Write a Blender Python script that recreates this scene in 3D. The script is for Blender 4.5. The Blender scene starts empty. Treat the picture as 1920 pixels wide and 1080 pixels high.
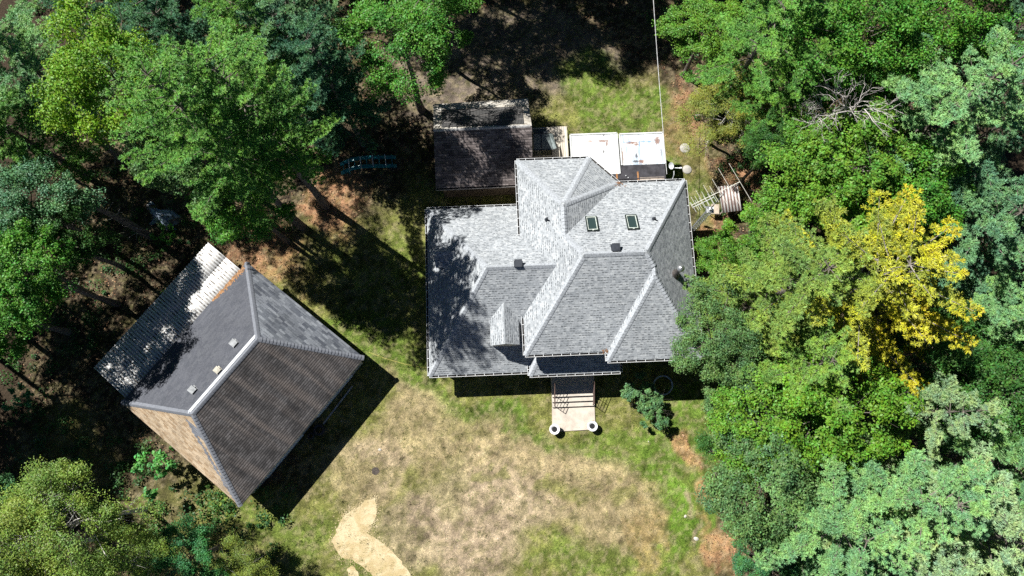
import bpy, math, random
import numpy as np
from mathutils import Vector, Matrix
R = math.radians
sc = bpy.context.scene
col = sc.collection

# ------------------------------------------------------------------ camera, sky, sun, exposure
CAM_H, TILT, FPX = 42.0, 12.0, 1280.0
cd = bpy.data.cameras.new('camera'); cam = bpy.data.objects.new('camera', cd); col.objects.link(cam)
cam.location = (0, 0, CAM_H); cam.rotation_euler = (R(TILT), 0, 0)
cd.sensor_width = 36; cd.lens = 36 * FPX / 1920; cd.clip_start = 0.1; cd.clip_end = 3000
sc.camera = cam
SUN_DIR = Vector((-0.69, 0.475, 1.0)).normalized()           # towards the sun
w = bpy.data.worlds.new("World"); sc.world = w; w.use_nodes = True
nt = w.node_tree; nt.nodes.clear()
sky = nt.nodes.new('ShaderNodeTexSky'); sky.sky_type = 'NISHITA'; sky.sun_disc = False
sky.sun_elevation = math.asin(SUN_DIR.z); sky.sun_rotation = math.atan2(SUN_DIR.x, SUN_DIR.y)
sky.air_density = 0.3; sky.dust_density = 0.0; sky.ozone_density = 3.0
bg = nt.nodes.new('ShaderNodeBackground'); bg.inputs[1].default_value = 0.05
wo = nt.nodes.new('ShaderNodeOutputWorld')
nt.links.new(sky.outputs[0], bg.inputs[0]); nt.links.new(bg.outputs[0], wo.inputs[0])
sd = bpy.data.lights.new('sun', 'SUN'); sd.energy = 5.0; sd.angle = R(0.5); sd.color = (1.0, 0.98, 0.93)
sun = bpy.data.objects.new('sun', sd); col.objects.link(sun)
sun.rotation_euler = SUN_DIR.to_track_quat('Z', 'Y').to_euler(); sun.location = (-30, 20, 60)
sc.view_settings.view_transform = 'Standard'; sc.view_settings.look = 'None'
sc.view_settings.exposure = 0.78; sc.view_settings.gamma = 1.0
sc.render.engine = 'CYCLES'
sc.cycles.max_bounces = 4; sc.cycles.diffuse_bounces = 2; sc.cycles.transmission_bounces = 3
sc.cycles.transparent_max_bounces = 8; sc.cycles.use_denoising = False

def at(u, v, z=0.0):
    """point of the survey photo (1920x1080) carried down to height z"""
    t = R(TILT); x = (u - 960) / FPX; y = -(v - 540) / FPX
    d = Vector((x, y * math.cos(t) + math.sin(t), y * math.sin(t) - math.cos(t)))
    s = (z - CAM_H) / d.z
    return Vector((d.x * s, d.y * s, z))

# ------------------------------------------------------------------ materials
class NG:
    def __init__(s, name):
        s.m = bpy.data.materials.new(name); s.m.use_nodes = True; s.t = s.m.node_tree; s.t.nodes.clear()
        s.out = s.n('ShaderNodeOutputMaterial'); s.b = s.n('ShaderNodeBsdfPrincipled')
        s.l(s.b.outputs[0], s.out.inputs[0])
    def n(s, k, **kw):
        x = s.t.nodes.new(k)
        for a, b in kw.items(): setattr(x, a, b)
        return x
    def l(s, a, b): s.t.links.new(a, b)
    def put(s, sock, val):
        if val is None: return
        if hasattr(val, 'is_linked') or isinstance(val, bpy.types.NodeSocket): s.l(val, sock)
        elif isinstance(val, (tuple, list)): sock.default_value = (*val, 1.0)[:4] if len(sock.default_value) == 4 else val
        else: sock.default_value = val
    def math(s, op, a, b=None, c=None, clamp=False):
        x = s.n('ShaderNodeMath', operation=op); x.use_clamp = clamp
        s.put(x.inputs[0], a); s.put(x.inputs[1], b); s.put(x.inputs[2], c)
        return x.outputs[0]
    def mix(s, f, a, b, mode='MIX'):
        x = s.n('ShaderNodeMix', data_type='RGBA', blend_type=mode)
        s.put(x.inputs[0], f); s.put(x.inputs[6], a); s.put(x.inputs[7], b)
        return x.outputs[2]
    def noise(s, vec, scale, detail=3, rough=0.55, dist=0.0):
        x = s.n('ShaderNodeTexNoise'); s.put(x.inputs['Vector'], vec)
        x.inputs['Scale'].default_value = scale; x.inputs['Detail'].default_value = detail
        x.inputs['Roughness'].default_value = rough; x.inputs['Distortion'].default_value = dist
        return x.outputs[0]
    def ramp(s, f, a, b):            # smooth 0..1 between a and b
        x = s.n('ShaderNodeMapRange'); x.interpolation_type = 'SMOOTHSTEP'
        s.put(x.inputs[0], f); x.inputs[1].default_value = a; x.inputs[2].default_value = b
        return x.outputs[0]
    def vscale(s, vec, k):
        x = s.n('ShaderNodeVectorMath', operation='MULTIPLY'); s.l(vec, x.inputs[0]); x.inputs[1].default_value = k
        return x.outputs[0]
    def uv(s): return s.n('ShaderNodeTexCoord').outputs['UV']
    def ob(s): return s.n('ShaderNodeTexCoord').outputs['Object']
    def xyz(s, v):
        x = s.n('ShaderNodeSeparateXYZ'); s.l(v, x.inputs[0]); return x.outputs
    def comb(s, a, b, c=0.0):
        x = s.n('ShaderNodeCombineXYZ'); s.put(x.inputs[0], a); s.put(x.inputs[1], b); s.put(x.inputs[2], c)
        return x.outputs[0]
    def white(s, v):
        x = s.n('ShaderNodeTexWhiteNoise', noise_dimensions='3D'); s.l(v, x.inputs[0]); return x.outputs[0]
    def bump(s, h, strength=0.4, dist=0.02):
        x = s.n('ShaderNodeBump'); x.inputs['Strength'].default_value = strength; x.inputs['Distance'].default_value = dist
        s.l(h, x.inputs['Height']); s.l(x.outputs[0], s.b.inputs['Normal'])
    def done(s, colour, rough=0.8, metal=0.0, spec=0.3):
        s.put(s.b.inputs['Base Color'], colour); s.put(s.b.inputs['Roughness'], rough)
        s.b.inputs['Metallic'].default_value = metal; s.b.inputs['Specular IOR Level'].default_value = spec
        return s.m

def plain(name, c, rough=0.7, metal=0.0, spec=0.3, var=0.25, scale=6.0, bump=0.0):
    g = NG(name); o = g.ob(); n = g.noise(o, scale, 4)
    k = g.ramp(n, 0.3, 0.7)
    cc = g.mix(k, tuple(x * (1 - var) for x in c), tuple(min(1, x * (1 + var)) for x in c))
    if bump: g.bump(n, bump, 0.01)
    return g.done(cc, rough, metal, spec)

def shingles(name, cols, row=0.143, wid=0.24, dash=0.45, dashdark=0.35, line=0.0, big=0.12, bigscale=0.5, streak=0.0, stain=None, cellvar=1.0, patch=None):
    """laminated / three-tab shingles: UV in metres, v up the slope"""
    g = NG(name); u, v, _ = g.xyz(g.uv())
    rv = g.math('DIVIDE', v, row); ri = g.math('FLOOR', rv); rf = g.math('FRACT', rv)
    off = g.white(g.comb(ri, 3.7))
    cu = g.math('ADD', g.math('DIVIDE', u, wid), g.math('MULTIPLY', off, 7.0)); ci = g.math('FLOOR', cu); cf = g.math('FRACT', cu)
    r1 = g.white(g.comb(ci, ri, 1.0)); r2 = g.white(g.comb(ci, ri, 9.0))
    r1 = g.math('MULTIPLY_ADD', g.math('SUBTRACT', r1, 0.5), cellvar, 0.5)
    rp = g.n('ShaderNodeValToRGB'); cr = rp.color_ramp
    cr.elements[0].position = 0.0; cr.elements[0].color = (*cols[0], 1)
    cr.elements[1].position = 1.0; cr.elements[1].color = (*cols[-1], 1)
    for i, c in enumerate(cols[1:-1]):
        e = cr.elements.new((i + 1) / (len(cols) - 1)); e.color = (*c, 1)
    g.l(r1, rp.inputs[0]); c = rp.outputs[0]
    if patch: c = patch(g, c, u, v, ri, r1)
    bign = g.noise(g.comb(u, v), bigscale, 3)
    c = g.mix(g.ramp(bign, 0.3, 0.7), c, g.mix(1.0, c, (1 - 2 * big,) * 3, 'MULTIPLY'))
    if streak:
        sn = g.noise(g.comb(g.math('MULTIPLY', u, 1.5), g.math('MULTIPLY', v, 0.12)), 1.2, 4)
        c = g.mix(g.math('MULTIPLY', g.ramp(sn, 0.42, 0.72), streak), c, stain)
    fine = g.noise(g.comb(u, v), 13, 4, .75)
    c = g.mix(1.0, c, g.mix(g.ramp(fine, .3, .7), (0.74,) * 3, (1.22,) * 3), 'MULTIPLY')
    dm = g.math('MULTIPLY', g.math('MULTIPLY', g.math('LESS_THAN', rf, 0.26), g.math('LESS_THAN', cf, 0.78)), g.math('GREATER_THAN', r2, 1 - dash))
    c = g.mix(g.math('MULTIPLY', dm, 1 - dashdark), c, (0.025, 0.03, 0.035))  # random dark dashes: shadows of shingle edges painted into the colour
    if line:
        lm = g.math('MULTIPLY', g.math('LESS_THAN', rf, 0.30), line)
        jm = g.math('MULTIPLY', g.math('LESS_THAN', cf, 0.05), line * 0.6)
        c = g.mix(g.math('MAXIMUM', lm, jm), c, (0.012, 0.011, 0.012))
    h = g.math('ADD', g.math('SUBTRACT', 1.0, rf), g.math('MULTIPLY', r2, 0.6))
    g.bump(h, 0.5, 0.012)
    return g.done(c, 0.9, 0, 0.15)

# ------------------------------------------------------------------ mesh building
class MB:
    def __init__(s, org=(0, 0, 0)): s.v = []; s.f = []; s.mi = []; s.uvs = []; s.o = Vector(org)
    def face(s, pts, mi=0, uv=None):
        i = len(s.v); s.v += [tuple(Vector(p) - s.o) for p in pts]
        s.f.append(tuple(range(i, i + len(pts)))); s.mi.append(mi)
        s.uvs.append(uv if uv else [(p[0] * 1.0, p[1] * 1.0) for p in pts])
    def slope(s, pts, mi=0):
        """roof face with UVs in metres, v up the slope; wound to face up"""
        pts = [Vector(p) for p in pts]; n = Vector((0, 0, 0))
        for i in range(len(pts)):
            a, b = pts[i], pts[(i + 1) % len(pts)]
            n += Vector(((a.y - b.y) * (a.z + b.z), (a.z - b.z) * (a.x + b.x), (a.x - b.x) * (a.y + b.y)))
        n.normalize()
        if n.z < 0: n = -n; pts.reverse()
        up = (Vector((0, 0, 1)) - n * n.z)
        up = up.normalized() if up.length > 1e-4 else Vector((0, 1, 0))
        e = up.cross(n)
        s.face(pts, mi, [(p.dot(e), p.dot(up)) for p in pts])
        return n
    def box(s, c, d, rz=0.0, mi=0, M=None):
        hx, hy, hz = d[0] / 2, d[1] / 2, d[2] / 2
        M = M or Matrix.Translation(Vector(c)) @ Matrix.Rotation(rz, 4, 'Z')
        P = [M @ Vector((x, y, z)) for x in (-hx, hx) for y in (-hy, hy) for z in (-hz, hz)]
        for q in ((0, 1, 3, 2), (4, 6, 7, 5), (0, 4, 5, 1), (2, 3, 7, 6), (0, 2, 6, 4), (1, 5, 7, 3)):
            pp = [P[k] for k in q]
            ax = {0: (1, 2), 1: (0, 2), 2: (0, 1)}
            s.face(pp, mi, [(p.x + p.y, p.z) if q not in ((0, 2, 6, 4), (1, 5, 7, 3)) else (p.x, p.y) for p in pp])
    def bar(s, a, b, w, h, mi=0, up=(0, 0, 1)):
        a, b = Vector(a), Vector(b); d = b - a; L = d.length; x = d / L; u = Vector(up)
        if abs(x.dot(u)) > 0.98: u = Vector((0, 1, 0))
        y = u.cross(x).normalized(); z = x.cross(y)
        M = Matrix((x, y, z)).transposed().to_4x4(); M.translation = (a + b) / 2
        s.box(None, (L, w, h), mi=mi, M=M)
    def tube(s, pts, rs, n=8, mi=0, cap=True):
        pts = [Vector(p) for p in pts]
        if not isinstance(rs, (list, tuple)): rs = [rs] * len(pts)
        rings = []; base = len(s.v)
        for i, p in enumerate(pts):
            d = (pts[min(i + 1, len(pts) - 1)] - pts[max(i - 1, 0)]).normalized()
            u = Vector((0, 0, 1)) if abs(d.z) < 0.9 else Vector((1, 0, 0))
            x = u.cross(d).normalized(); y = d.cross(x)
            for k in range(n):
                a = 2 * math.pi * k / n
                s.v.append(tuple(p + (x * math.cos(a) + y * math.sin(a)) * rs[i] - s.o))
        for i in range(len(pts) - 1):
            for k in range(n):
                a = base + i * n + k; b = base + i * n + (k + 1) % n
                s.f.append((a, b, b + n, a + n)); s.mi.append(mi); s.uvs.append([(k / n, i), ((k + 1) / n, i), ((k + 1) / n, i + 1), (k / n, i + 1)])
        if cap:
            for i0, rev in ((base, True), (base + (len(pts) - 1) * n, False)):
                q = tuple(range(i0, i0 + n)); q = q[::-1] if rev else q
                s.f.append(q); s.mi.append(mi); s.uvs.append([(0, 0)] * n)
    def lathe(s, prof, c=(0, 0, 0), n=24, mi=0):
        base = len(s.v); c = Vector(c)
        for r, z in prof:
            for k in range(n):
                a = 2 * math.pi * k / n; s.v.append(tuple(c + Vector((r * math.cos(a), r * math.sin(a), z)) - s.o))
        for i in range(len(prof) - 1):
            for k in range(n):
                a = base + i * n + k; b = base + i * n + (k + 1) % n
                s.f.append((a, b, b + n, a + n)); s.mi.append(mi); s.uvs.append([(0, 0)] * 4)
    def build(s, name, mats, parent=None, smooth=False, bevel=0):
        me = bpy.data.meshes.new(name); me.from_pydata(s.v, [], s.f)
        for m in (mats if isinstance(mats, (list, tuple)) else [mats]): me.materials.append(m)
        me.polygons.foreach_set('material_index', s.mi)
        uvl = me.uv_layers.new(name='UVMap'); flat = [c for f in s.uvs for p in f for c in p]
        uvl.data.foreach_set('uv', flat)
        if smooth: me.polygons.foreach_set('use_smooth', [True] * len(me.polygons))
        me.update(); o = bpy.data.objects.new(name, me); col.objects.link(o)
        if parent: o.parent = parent
        if bevel:
            b = o.modifiers.new('bevel', 'BEVEL'); b.width = bevel; b.segments = 2; b.limit_method = 'ANGLE'
        return o

def tag(o, label=None, cat=None, group=None, kind=None):
    if label: o['label'] = label
    if cat: o['category'] = cat
    if group: o['group'] = group
    if kind: o['kind'] = kind
    return o
def empty(name, loc, rz, label, cat, group=None):
    o = bpy.data.objects.new(name, None); col.objects.link(o); o.location = loc; o.rotation_euler = (0, 0, rz)
    o.empty_display_size = 0.3
    return tag(o, label, cat, group)
def copy_tree(o, parent=None):
    c = o.copy(); col.objects.link(c); c.parent = parent
    for ch in list(o.children): copy_tree(ch, c)
    return c
def rot2(x, y, deg):
    a = R(deg); return (x * math.cos(a) - y * math.sin(a), x * math.sin(a) + y * math.cos(a))

def gutter(mb, a, b, out, w=0.10, d=0.10, step=0.5, wall=0, inside=1):
    """half-open white gutter with hangers; a,b at the eave edge, out = outward unit vector"""
    a, b, out = Vector(a), Vector(b), Vector(out).normalized(); dn = Vector((0, 0, -1))
    lip = 0.016
    def strip(o0, z0, o1, z1, mi):
        mb.face([a + out * o0 + dn * z0, b + out * o0 + dn * z0, b + out * o1 + dn * z1, a + out * o1 + dn * z1], mi)
    strip(0.004, 0.02, 0.004, d, inside); strip(0.004, d, w, d, inside); strip(w, d, w, 0.0, inside)
    strip(w, 0.0, w + lip, 0.0, wall); strip(w + lip, 0, w + lip, d + .01, wall); strip(w + lip, d + 0.01, 0.002, d + 0.01, wall)
    L = (b - a).length; n = max(2, int(L / step)); t = (b - a) / L
    for q in (a, b):
        mb.face([q, q + out * (w + lip), q + out * (w + lip) + dn * d, q + dn * d], wall)
    for i in range(n + 1):
        p = a + t * min(L - 0.02, max(0.02, L * i / n))
        mb.bar(p - dn * 0.006, p + out * w - dn * 0.006, 0.022, 0.008, wall)

def caps(mb, p0, p1, n1, n2, wid=0.185, exp=0.20, mi=0, lift=0.022):
    """overlapping hip / ridge cap shingles from p0 (low) to p1 (high)"""
    p0, p1 = Vector(p0), Vector(p1); d = p1 - p0; L = d.length; d.normalize()
    s1 = d.cross(n1).normalized(); s2 = d.cross(n2).normalized()
    if s1.dot(n2) > 0: s1 = -s1
    if s2.dot(n1) > 0: s2 = -s2
    up = (Vector(n1) + Vector(n2)).normalized(); k = int(L / exp)
    for i in range(k):
        a = p0 + d * (i * exp - 0.01); b = a + d * (exp + 0.02)
        ha, hb = up * (lift + 0.02), up * (lift * 0.6)
        for s, n in ((s1, n1), (s2, n2)):
            q = [a + ha, a + s * wid * 0.5 + ha * 0.95, a + s * wid + ha * 0.55, b + s * wid + hb * 0.6, b + s * wid * 0.5 + hb, b + hb]
            mb.face([q[0], q[1], q[4], q[5]], mi); mb.face([q[1], q[2], q[3], q[4]], mi)
            mb.face([q[0], q[1], a + s * wid * 0.5, a], mi + 1); mb.face([q[1], q[2], a + s * wid, a + s * wid * 0.5], mi + 1)

M_white = plain('white_painted_metal', (0.78, 0.79, 0.8), 0.45, 0, 0.4, 0.06)
M_gutin = plain('gutter_dirt', (0.06, 0.055, 0.05), 0.9)
M_siding = plain('cream_siding', (0.55, 0.53, 0.48), 0.6)
M_dark = plain('dark_gap', (0.02, 0.02, 0.022), 0.9)
M_cap = plain('cap_shingle', (0.34, 0.36, 0.385), 0.9, 0, 0.1, 0.25, 12)
M_capd = plain('cap_shingle_edge', (0.07, 0.075, 0.08), 0.9)
M_house = shingles('light_grey_shingles', [(0.28, 0.30, 0.32), (0.335, 0.355, 0.375), (0.37, 0.39, 0.41), (0.44, 0.46, 0.475)], dash=0.5, dashdark=0.2, wid=0.17, big=0.06)
M_glass = NG('glass'); M_glass = M_glass.done((0.03, 0.05, 0.05), 0.06, 0, 0.6)
M_black = plain('black_plastic', (0.035, 0.04, 0.05), 0.5)
M_galv = plain('galvanised_steel', (0.5, 0.51, 0.52), 0.35, 0.8, 0.5, 0.2, 12)
M_alu = plain('aluminium', (0.7, 0.71, 0.7), 0.4, 0.3, 0.5, 0.1, 12)
M_bark = plain('bark', (0.13, 0.11, 0.095), 0.95, 0, 0.1, 0.4, 9, 0.5)
M_wood = plain('weathered_wood', (0.40, 0.36, 0.30), 0.85, 0, 0.1, 0.25, 8)
M_conc = plain('concrete', (0.50, 0.45, 0.39), 0.9, 0, 0.1, 0.12, 2.5, 0.2)
M_rust = plain('rust_metal', (0.22, 0.09, 0.04), 0.9, 0, 0.1, 0.5, 7)
M_rubber = plain('rubber', (0.02, 0.02, 0.022), 0.8)
# ------------------------------------------------------------------ ground: one sheet, soil and grass zones as natural patches
def vnoise(x, y, seed, freq):
    """smooth value noise on arrays"""
    x = x * freq + seed * 17.3; y = y * freq + seed * 9.1
    xi, yi = np.floor(x), np.floor(y); fx, fy = x - xi, y - yi
    fx, fy = fx * fx * (3 - 2 * fx), fy * fy * (3 - 2 * fy)
    h = lambda a, b: np.modf(np.abs(np.sin(a * 127.1 + b * 311.7 + seed * 74.7) * 43758.5453))[0]
    return (h(xi, yi) * (1 - fx) + h(xi + 1, yi) * fx) * (1 - fy) + (h(xi, yi + 1) * (1 - fx) + h(xi + 1, yi + 1) * fx) * fy
def fbm(x, y, seed, f, n=4):
    r = 0; a = .5
    for i in range(n): r = r + a * vnoise(x, y, seed + i, f * 2 ** i); a *= .55
    return r / (1 - .55 ** n) * .9 * .5 / .45
LIT = (.060, .045, .032); GRN = (.105, .175, .028); OLV = (.175, .185, .055); STR = (.295, .24, .14); PNK = (.325, .258, .185); ORG = (.36, .20, .115); BRT = (.11, .205, .025); DRT = (.145, .12, .10); ORB = (.30, .22, .10)
ZONES = [  # survey point, radii (m), turn, colour, strength
    (960, 640, 12.5, 12, 0, OLV, 1), (1130, 240, 4.2, 5, 0, OLV, 1), (960, 1000, 13, 8, 0, OLV, 1), (620, 560, 5, 5, 0, OLV, .9), (500, 1010, 6, 2.6, 0, OLV, .9),
    (160, 830, 3, 2.5, 0, OLV, .5), (350, 900, 3, 2, 0, OLV, .5),
    (890, 130, 5.5, 4, 20, DRT, 1), (1000, 90, 6, 3, 0, DRT, .8), (300, 640, 4, 8, 0, LIT, .8),
    (1170, 215, 2.6, 1.6, 0, GRN, .8), (1110, 150, 2, 2, 0, GRN, .8), (1275, 235, 1.3, 2.2, 0, ORB, .65), (1310, 300, .8, 1.4, 0, ORB, .6), (1262, 310, .7, 1.9, 0, BRT, .85), (1225, 200, 1.6, 1.2, 0, GRN, .7), (1280, 360, .5, 1.5, 0, OLV, .8),
    (700, 620, 3.2, 1.8, -30, GRN, .8), (640, 590, 1.5, 1, 0, GRN, .6), (800, 690, 1.3, 2.2, 20, GRN, .7), (730, 500, 3, 3, 0, GRN, .5), (830, 730, 2, 1, -20, GRN, .8),
    (930, 775, 3.0, .8, -12, GRN, .9), (1050, 825, 3.5, .9, -8, GRN, .8), (1180, 830, 3.0, 1.5, -15, GRN, .7), (1270, 880, 1.2, 4, 12, GRN, .9), (1255, 930, .6, 3.2, 8, BRT, .6), (1240, 1040, .8, 1.8, 0, BRT, .5),
    (1130, 1030, 2.4, 1.0, 0, GRN, .5), (1060, 1060, 2.5, .6, 0, GRN, .4), (560, 1000, 2.4, 1.4, 0, GRN, .6), (430, 970, 2, .9, 0, GRN, .7), (680, 1060, 1.5, .7, 0, GRN, .6), (820, 1030, 1.8, .6, -30, OLV, .8), (760, 900, 1.4, .7, 0, OLV, .6),
    (790, 800, 2.6, 2.4, 20, STR, .85), (700, 880, 2.2, 2.2, 0, STR, .8), (760, 740, 1.0, 1.4, 0, STR, .6), (960, 850, 4.5, 1.5, -8, STR, .95), (1060, 890, 4.2, 2.2, -10, STR, .9), (1160, 930, 2.2, 2.2, 0, STR, .8), (1120, 960, 3.2, 1.4, -12, STR, .7),
    (900, 940, 3.6, 2.6, 25, PNK, .9), (800, 980, 3.2, 1.6, 20, PNK, .7), (910, 1040, 2.2, 2.4, 0, PNK, .95), (1010, 960, 2, 1, 0, PNK, .6), (730, 860, 1.6, 1.2, 0, PNK, .6),
    (1010, 900, 1.0, .8, 0, OLV, .7), (930, 870, .5, .4, 0, OLV, .6), (1070, 910, 1.2, .8, 0, OLV, .7), (1160, 905, .8, .5, 0, OLV, .6), (870, 890, 1.4, 1.6, 30, OLV, .35),
    (1322, 850, 1.7, 6, 4, GRN, .9), (1318, 820, .6, 1.3, 15, ORG, .75), (1375, 1040, 1.2, 1.2, 20, ORG, .8), (1270, 1010, .6, 2.4, 8, BRT, .7), (1290, 930, .5, 2.4, 5, BRT, .6), (1215, 1000, .7, 2.2, 10, ORB, .7), (1350, 900, .5, 1.0, 0, ORG, .6), (1335, 980, .4, .9, 10, ORG, .5),
    (610, 400, 1.9, 1.5, -20, ORG, 1), (650, 340, 2.2, 1.2, 0, ORG, .8), (500, 470, 3, 1.5, -20, ORG, .7), (400, 420, 2.6, 1.4, 0, LIT, .7), (690, 430, 2, 1.4, 0, OLV, .6),
    (1318, 455, .6, 1.6, 0, ORG, .8), (1400, 310, 1.8, 1.6, 0, ORG, .9), (1305, 200, .6, 1.4, 0, ORG, .7), (1300, 370, .9, 2.4, 0, GRN, .6), (1300, 260, .7, 1.6, 0, OLV, .6), (1350, 470, 1.5, 1.5, 0, ORG, .6),
    (460, 930, .9, .5, 0, STR, .8), (760, 690, .5, .5, 0, STR, .5), (1310, 1000, .35, .7, 0, PNK, .8), (1305, 930, .3, .8, 0, PNK, .7)]
def zone_colour(x, y):
    wx = x + (fbm(x, y, 3, .35) - .5) * 3.2 + (fbm(x, y, 5, 1.6, 3) - .5) * 1.1
    wy = y + (fbm(x, y, 4, .35) - .5) * 3.2 + (fbm(x, y, 6, 1.6, 3) - .5) * 1.1
    c = np.empty(x.shape + (3,)); c[:] = LIT
    yardc = at(960, 700)
    for (u, v, rx, ry, ang, colr, st) in ZONES:
        p = at(u, v); a = R(ang); dx, dy = wx - p.x, wy - p.y
        ex = (dx * math.cos(a) + dy * math.sin(a)) / rx; ey = (-dx * math.sin(a) + dy * math.cos(a)) / ry
        d = np.sqrt(ex * ex + ey * ey); soft = .35 if max(rx, ry) < 6 else .12
        wgt = np.clip((1 + soft - d) / (2 * soft), 0, 1); wgt = (wgt * wgt * (3 - 2 * wgt) * st)[..., None]
        c = c * (1 - wgt) + np.array(colr) * wgt
    m = fbm(x, y, 11, 2.5, 4)[..., None]; m2 = fbm(x, y, 13, .7, 4)[..., None]
    c = c * (1 + (m - .5) * 1.5) * (1 + (m2 - .5) * .7)
    # straw-coloured thatch showing through, green tufts in the dry parts
    k = np.clip((fbm(x, y, 21, 3.5, 3) - .56) * 6, 0, 1)[..., None]; c = c * (1 - .45 * k) + np.array((.12, .125, .04)) * .45 * k
    k = np.clip((fbm(x, y, 27, 4.5, 3) - .58) * 7, 0, 1)[..., None]; c = c * (1 - .35 * k) + np.array((.42, .35, .22)) * .35 * k
    # worn, slightly curved wheel streaks running down the dry yard
    q0, q1 = at(960, 760), at(900, 1080); ax = (q1 - q0).normalized(); sx, sy = wx - q0.x, wy - q0.y
    al = sx * ax.x + sy * ax.y; ac = -sx * ax.y + sy * ax.x + .045 * al * al
    st = fbm(al * .22, ac * 1.0, 51, 1.7, 4); dm_ = np.clip((c[..., 0] / (c[..., 1] + 1e-4) - 1.08) * 6, 0, 1) * np.clip(1 - np.abs(ac) / 6, 0, 1) * (al > -2)
    c = c * (1 + ((st - .5) * 1.5 * dm_)[..., None])
    far = np.clip((np.maximum(np.maximum(np.abs(x) - 29, y - 32), -9.5 - y)) / 1.5, 0, 1)[..., None]     # plain litter beyond the detailed part
    c = c * (1 - far) + np.array(LIT) * far
    return np.clip(c, .01, .8)
def axis(lo, hi, st):
    mid = np.arange(lo, hi + st / 2, st); g = [.5, 1.5, 4, 10, 25, 60, 150, 400, 900]
    return np.concatenate([[lo - k for k in g[::-1]], mid, [hi + k for k in g]])
gx, gy = axis(-30, 30, .125), axis(-10, 33, .125)
GX, GY = np.meshgrid(gx, gy); nx, ny = len(gx), len(gy)
def forest(x, y):     # rough forest floor away from the lawn
    return np.clip(np.maximum(np.abs(x - .5) - 13.5, 0) / 5, 0, 1)
gz = (fbm(GX, GY, 31, .5, 5) - .5) * .22 * forest(GX, GY) - .001
co = np.stack([GX, GY, gz], -1).reshape(-1, 3)
idx = np.arange(nx * ny).reshape(ny, nx)
fa = np.stack([idx[:-1, :-1], idx[:-1, 1:], idx[1:, 1:], idx[1:, :-1]], -1).reshape(-1, 4)
def np_mesh(name, co, fa, mat, smooth=False):
    me = bpy.data.meshes.new(name); k = fa.shape[1]
    me.vertices.add(len(co)); me.vertices.foreach_set('co', np.ascontiguousarray(co, dtype=np.float32).ravel())
    me.loops.add(fa.size); me.loops.foreach_set('vertex_index', fa.astype(np.int32).ravel())
    me.polygons.add(len(fa)); me.polygons.foreach_set('loop_start', (np.arange(len(fa)) * k).astype(np.int32))
    me.polygons.foreach_set('loop_total', np.full(len(fa), k, dtype=np.int32))
    if smooth: me.polygons.foreach_set('use_smooth', np.ones(len(fa), dtype=bool))
    me.update(calc_edges=True)
    if mat: me.materials.append(mat)
    return me
def point_colour(me, c):
    a = me.color_attributes.new('zone', 'FLOAT_COLOR', 'POINT')
    a.data.foreach_set('color', np.concatenate([c, np.ones((len(c), 1))], 1).astype(np.float32).ravel())
g_ = NG('lawn_and_soil'); o = g_.ob(); a = g_.n('ShaderNodeVertexColor'); a.layer_name = 'zone'
f1 = g_.noise(o, 4.5, 8, .78, 2.2); f2 = g_.noise(o, 34, 3, .7); f3 = g_.noise(o, 2.2, 4, .6)
c = g_.mix(1.0, a.outputs[0], g_.mix(g_.ramp(f1, .3, .7), (.40, .43, .42), (1.6, 1.52, 1.45)), 'MULTIPLY')
c = g_.mix(1.0, c, g_.mix(g_.ramp(f2, .3, .7), (.5, .5, .5), (1.5, 1.5, 1.48)), 'MULTIPLY')
g_.bump(g_.math('ADD', f1, f2), .9, .05); M_ground = g_.done(c, .95, 0, .1)
me = np_mesh('ground', co, fa, M_ground, True)
point_colour(me, zone_colour(GX, GY).reshape(-1, 3))
ground = bpy.data.objects.new('ground', me); col.objects.link(ground); tag(ground, kind='structure', label='patchy green and straw lawn with leaf litter under the trees')
# short grass standing on the lawn (uncountable)
rg = np.random.default_rng(5)
N = 330000
px = rg.uniform(-14, 17, N); py = rg.uniform(-9, 24, N)
zc = zone_colour(px, py); green = zc[:, 1] / (zc[:, 0] + 1e-4)
keep = rg.random(N) < np.clip((green - .68) * 2.2, .3, 1); px, py, zc = px[keep], py[keep], zc[keep]; n = len(px)
an = rg.uniform(0, 6.28, n); dryb = np.clip(1.15 - green[keep], 0, .45) / .45; L = rg.uniform(.03, .075, n) * (1 - .6 * dryb); wd = rg.uniform(.009, .022, n) * (1 - .3 * dryb); lean_ = rg.uniform(0.01, .05, n) + dryb * rg.uniform(.02, .13, n); a2 = rg.uniform(0, 6.28, n)
base = np.stack([px, py, np.full(n, -.004)], -1); s_ = np.stack([np.cos(an) * wd, np.sin(an) * wd, 0 * an], -1)
tip = base + np.stack([np.cos(a2) * lean_, np.sin(a2) * lean_, L * .7], -1)
# darker tufts and weeds standing in clumps
K = 5200; kx = rg.uniform(-14, 17, K); ky = rg.uniform(-9, 24, K); kc = zone_colour(kx, ky); kk = (rg.random(K) < .35 + .65 * np.clip((kc[:, 1] / kc[:, 0] - .75) * 2, 0, 1)); kx, ky, kc = kx[kk], ky[kk], kc[kk]; K = len(kx); B_n = 16
sp = np.repeat(rg.uniform(.03, .13, K), B_n); tx = np.repeat(kx, B_n) + rg.normal(0, 1, K * B_n) * sp; ty = np.repeat(ky, B_n) + rg.normal(0, 1, K * B_n) * sp; m = K * B_n
ta = rg.uniform(0, 6.28, m); tb_ = np.stack([tx, ty, np.full(m, -.004)], -1); ts_ = np.stack([np.cos(ta) * .012, np.sin(ta) * .012, 0 * ta], -1)
tt = tb_ + np.stack([rg.normal(0, .035, m), rg.normal(0, .035, m), rg.uniform(.04, .13, m)], -1)
tc = np.repeat(kc * rg.uniform(.35, 1.0, (K, 1)) * np.array([.75, 1.0, .6]), B_n, 0)
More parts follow.
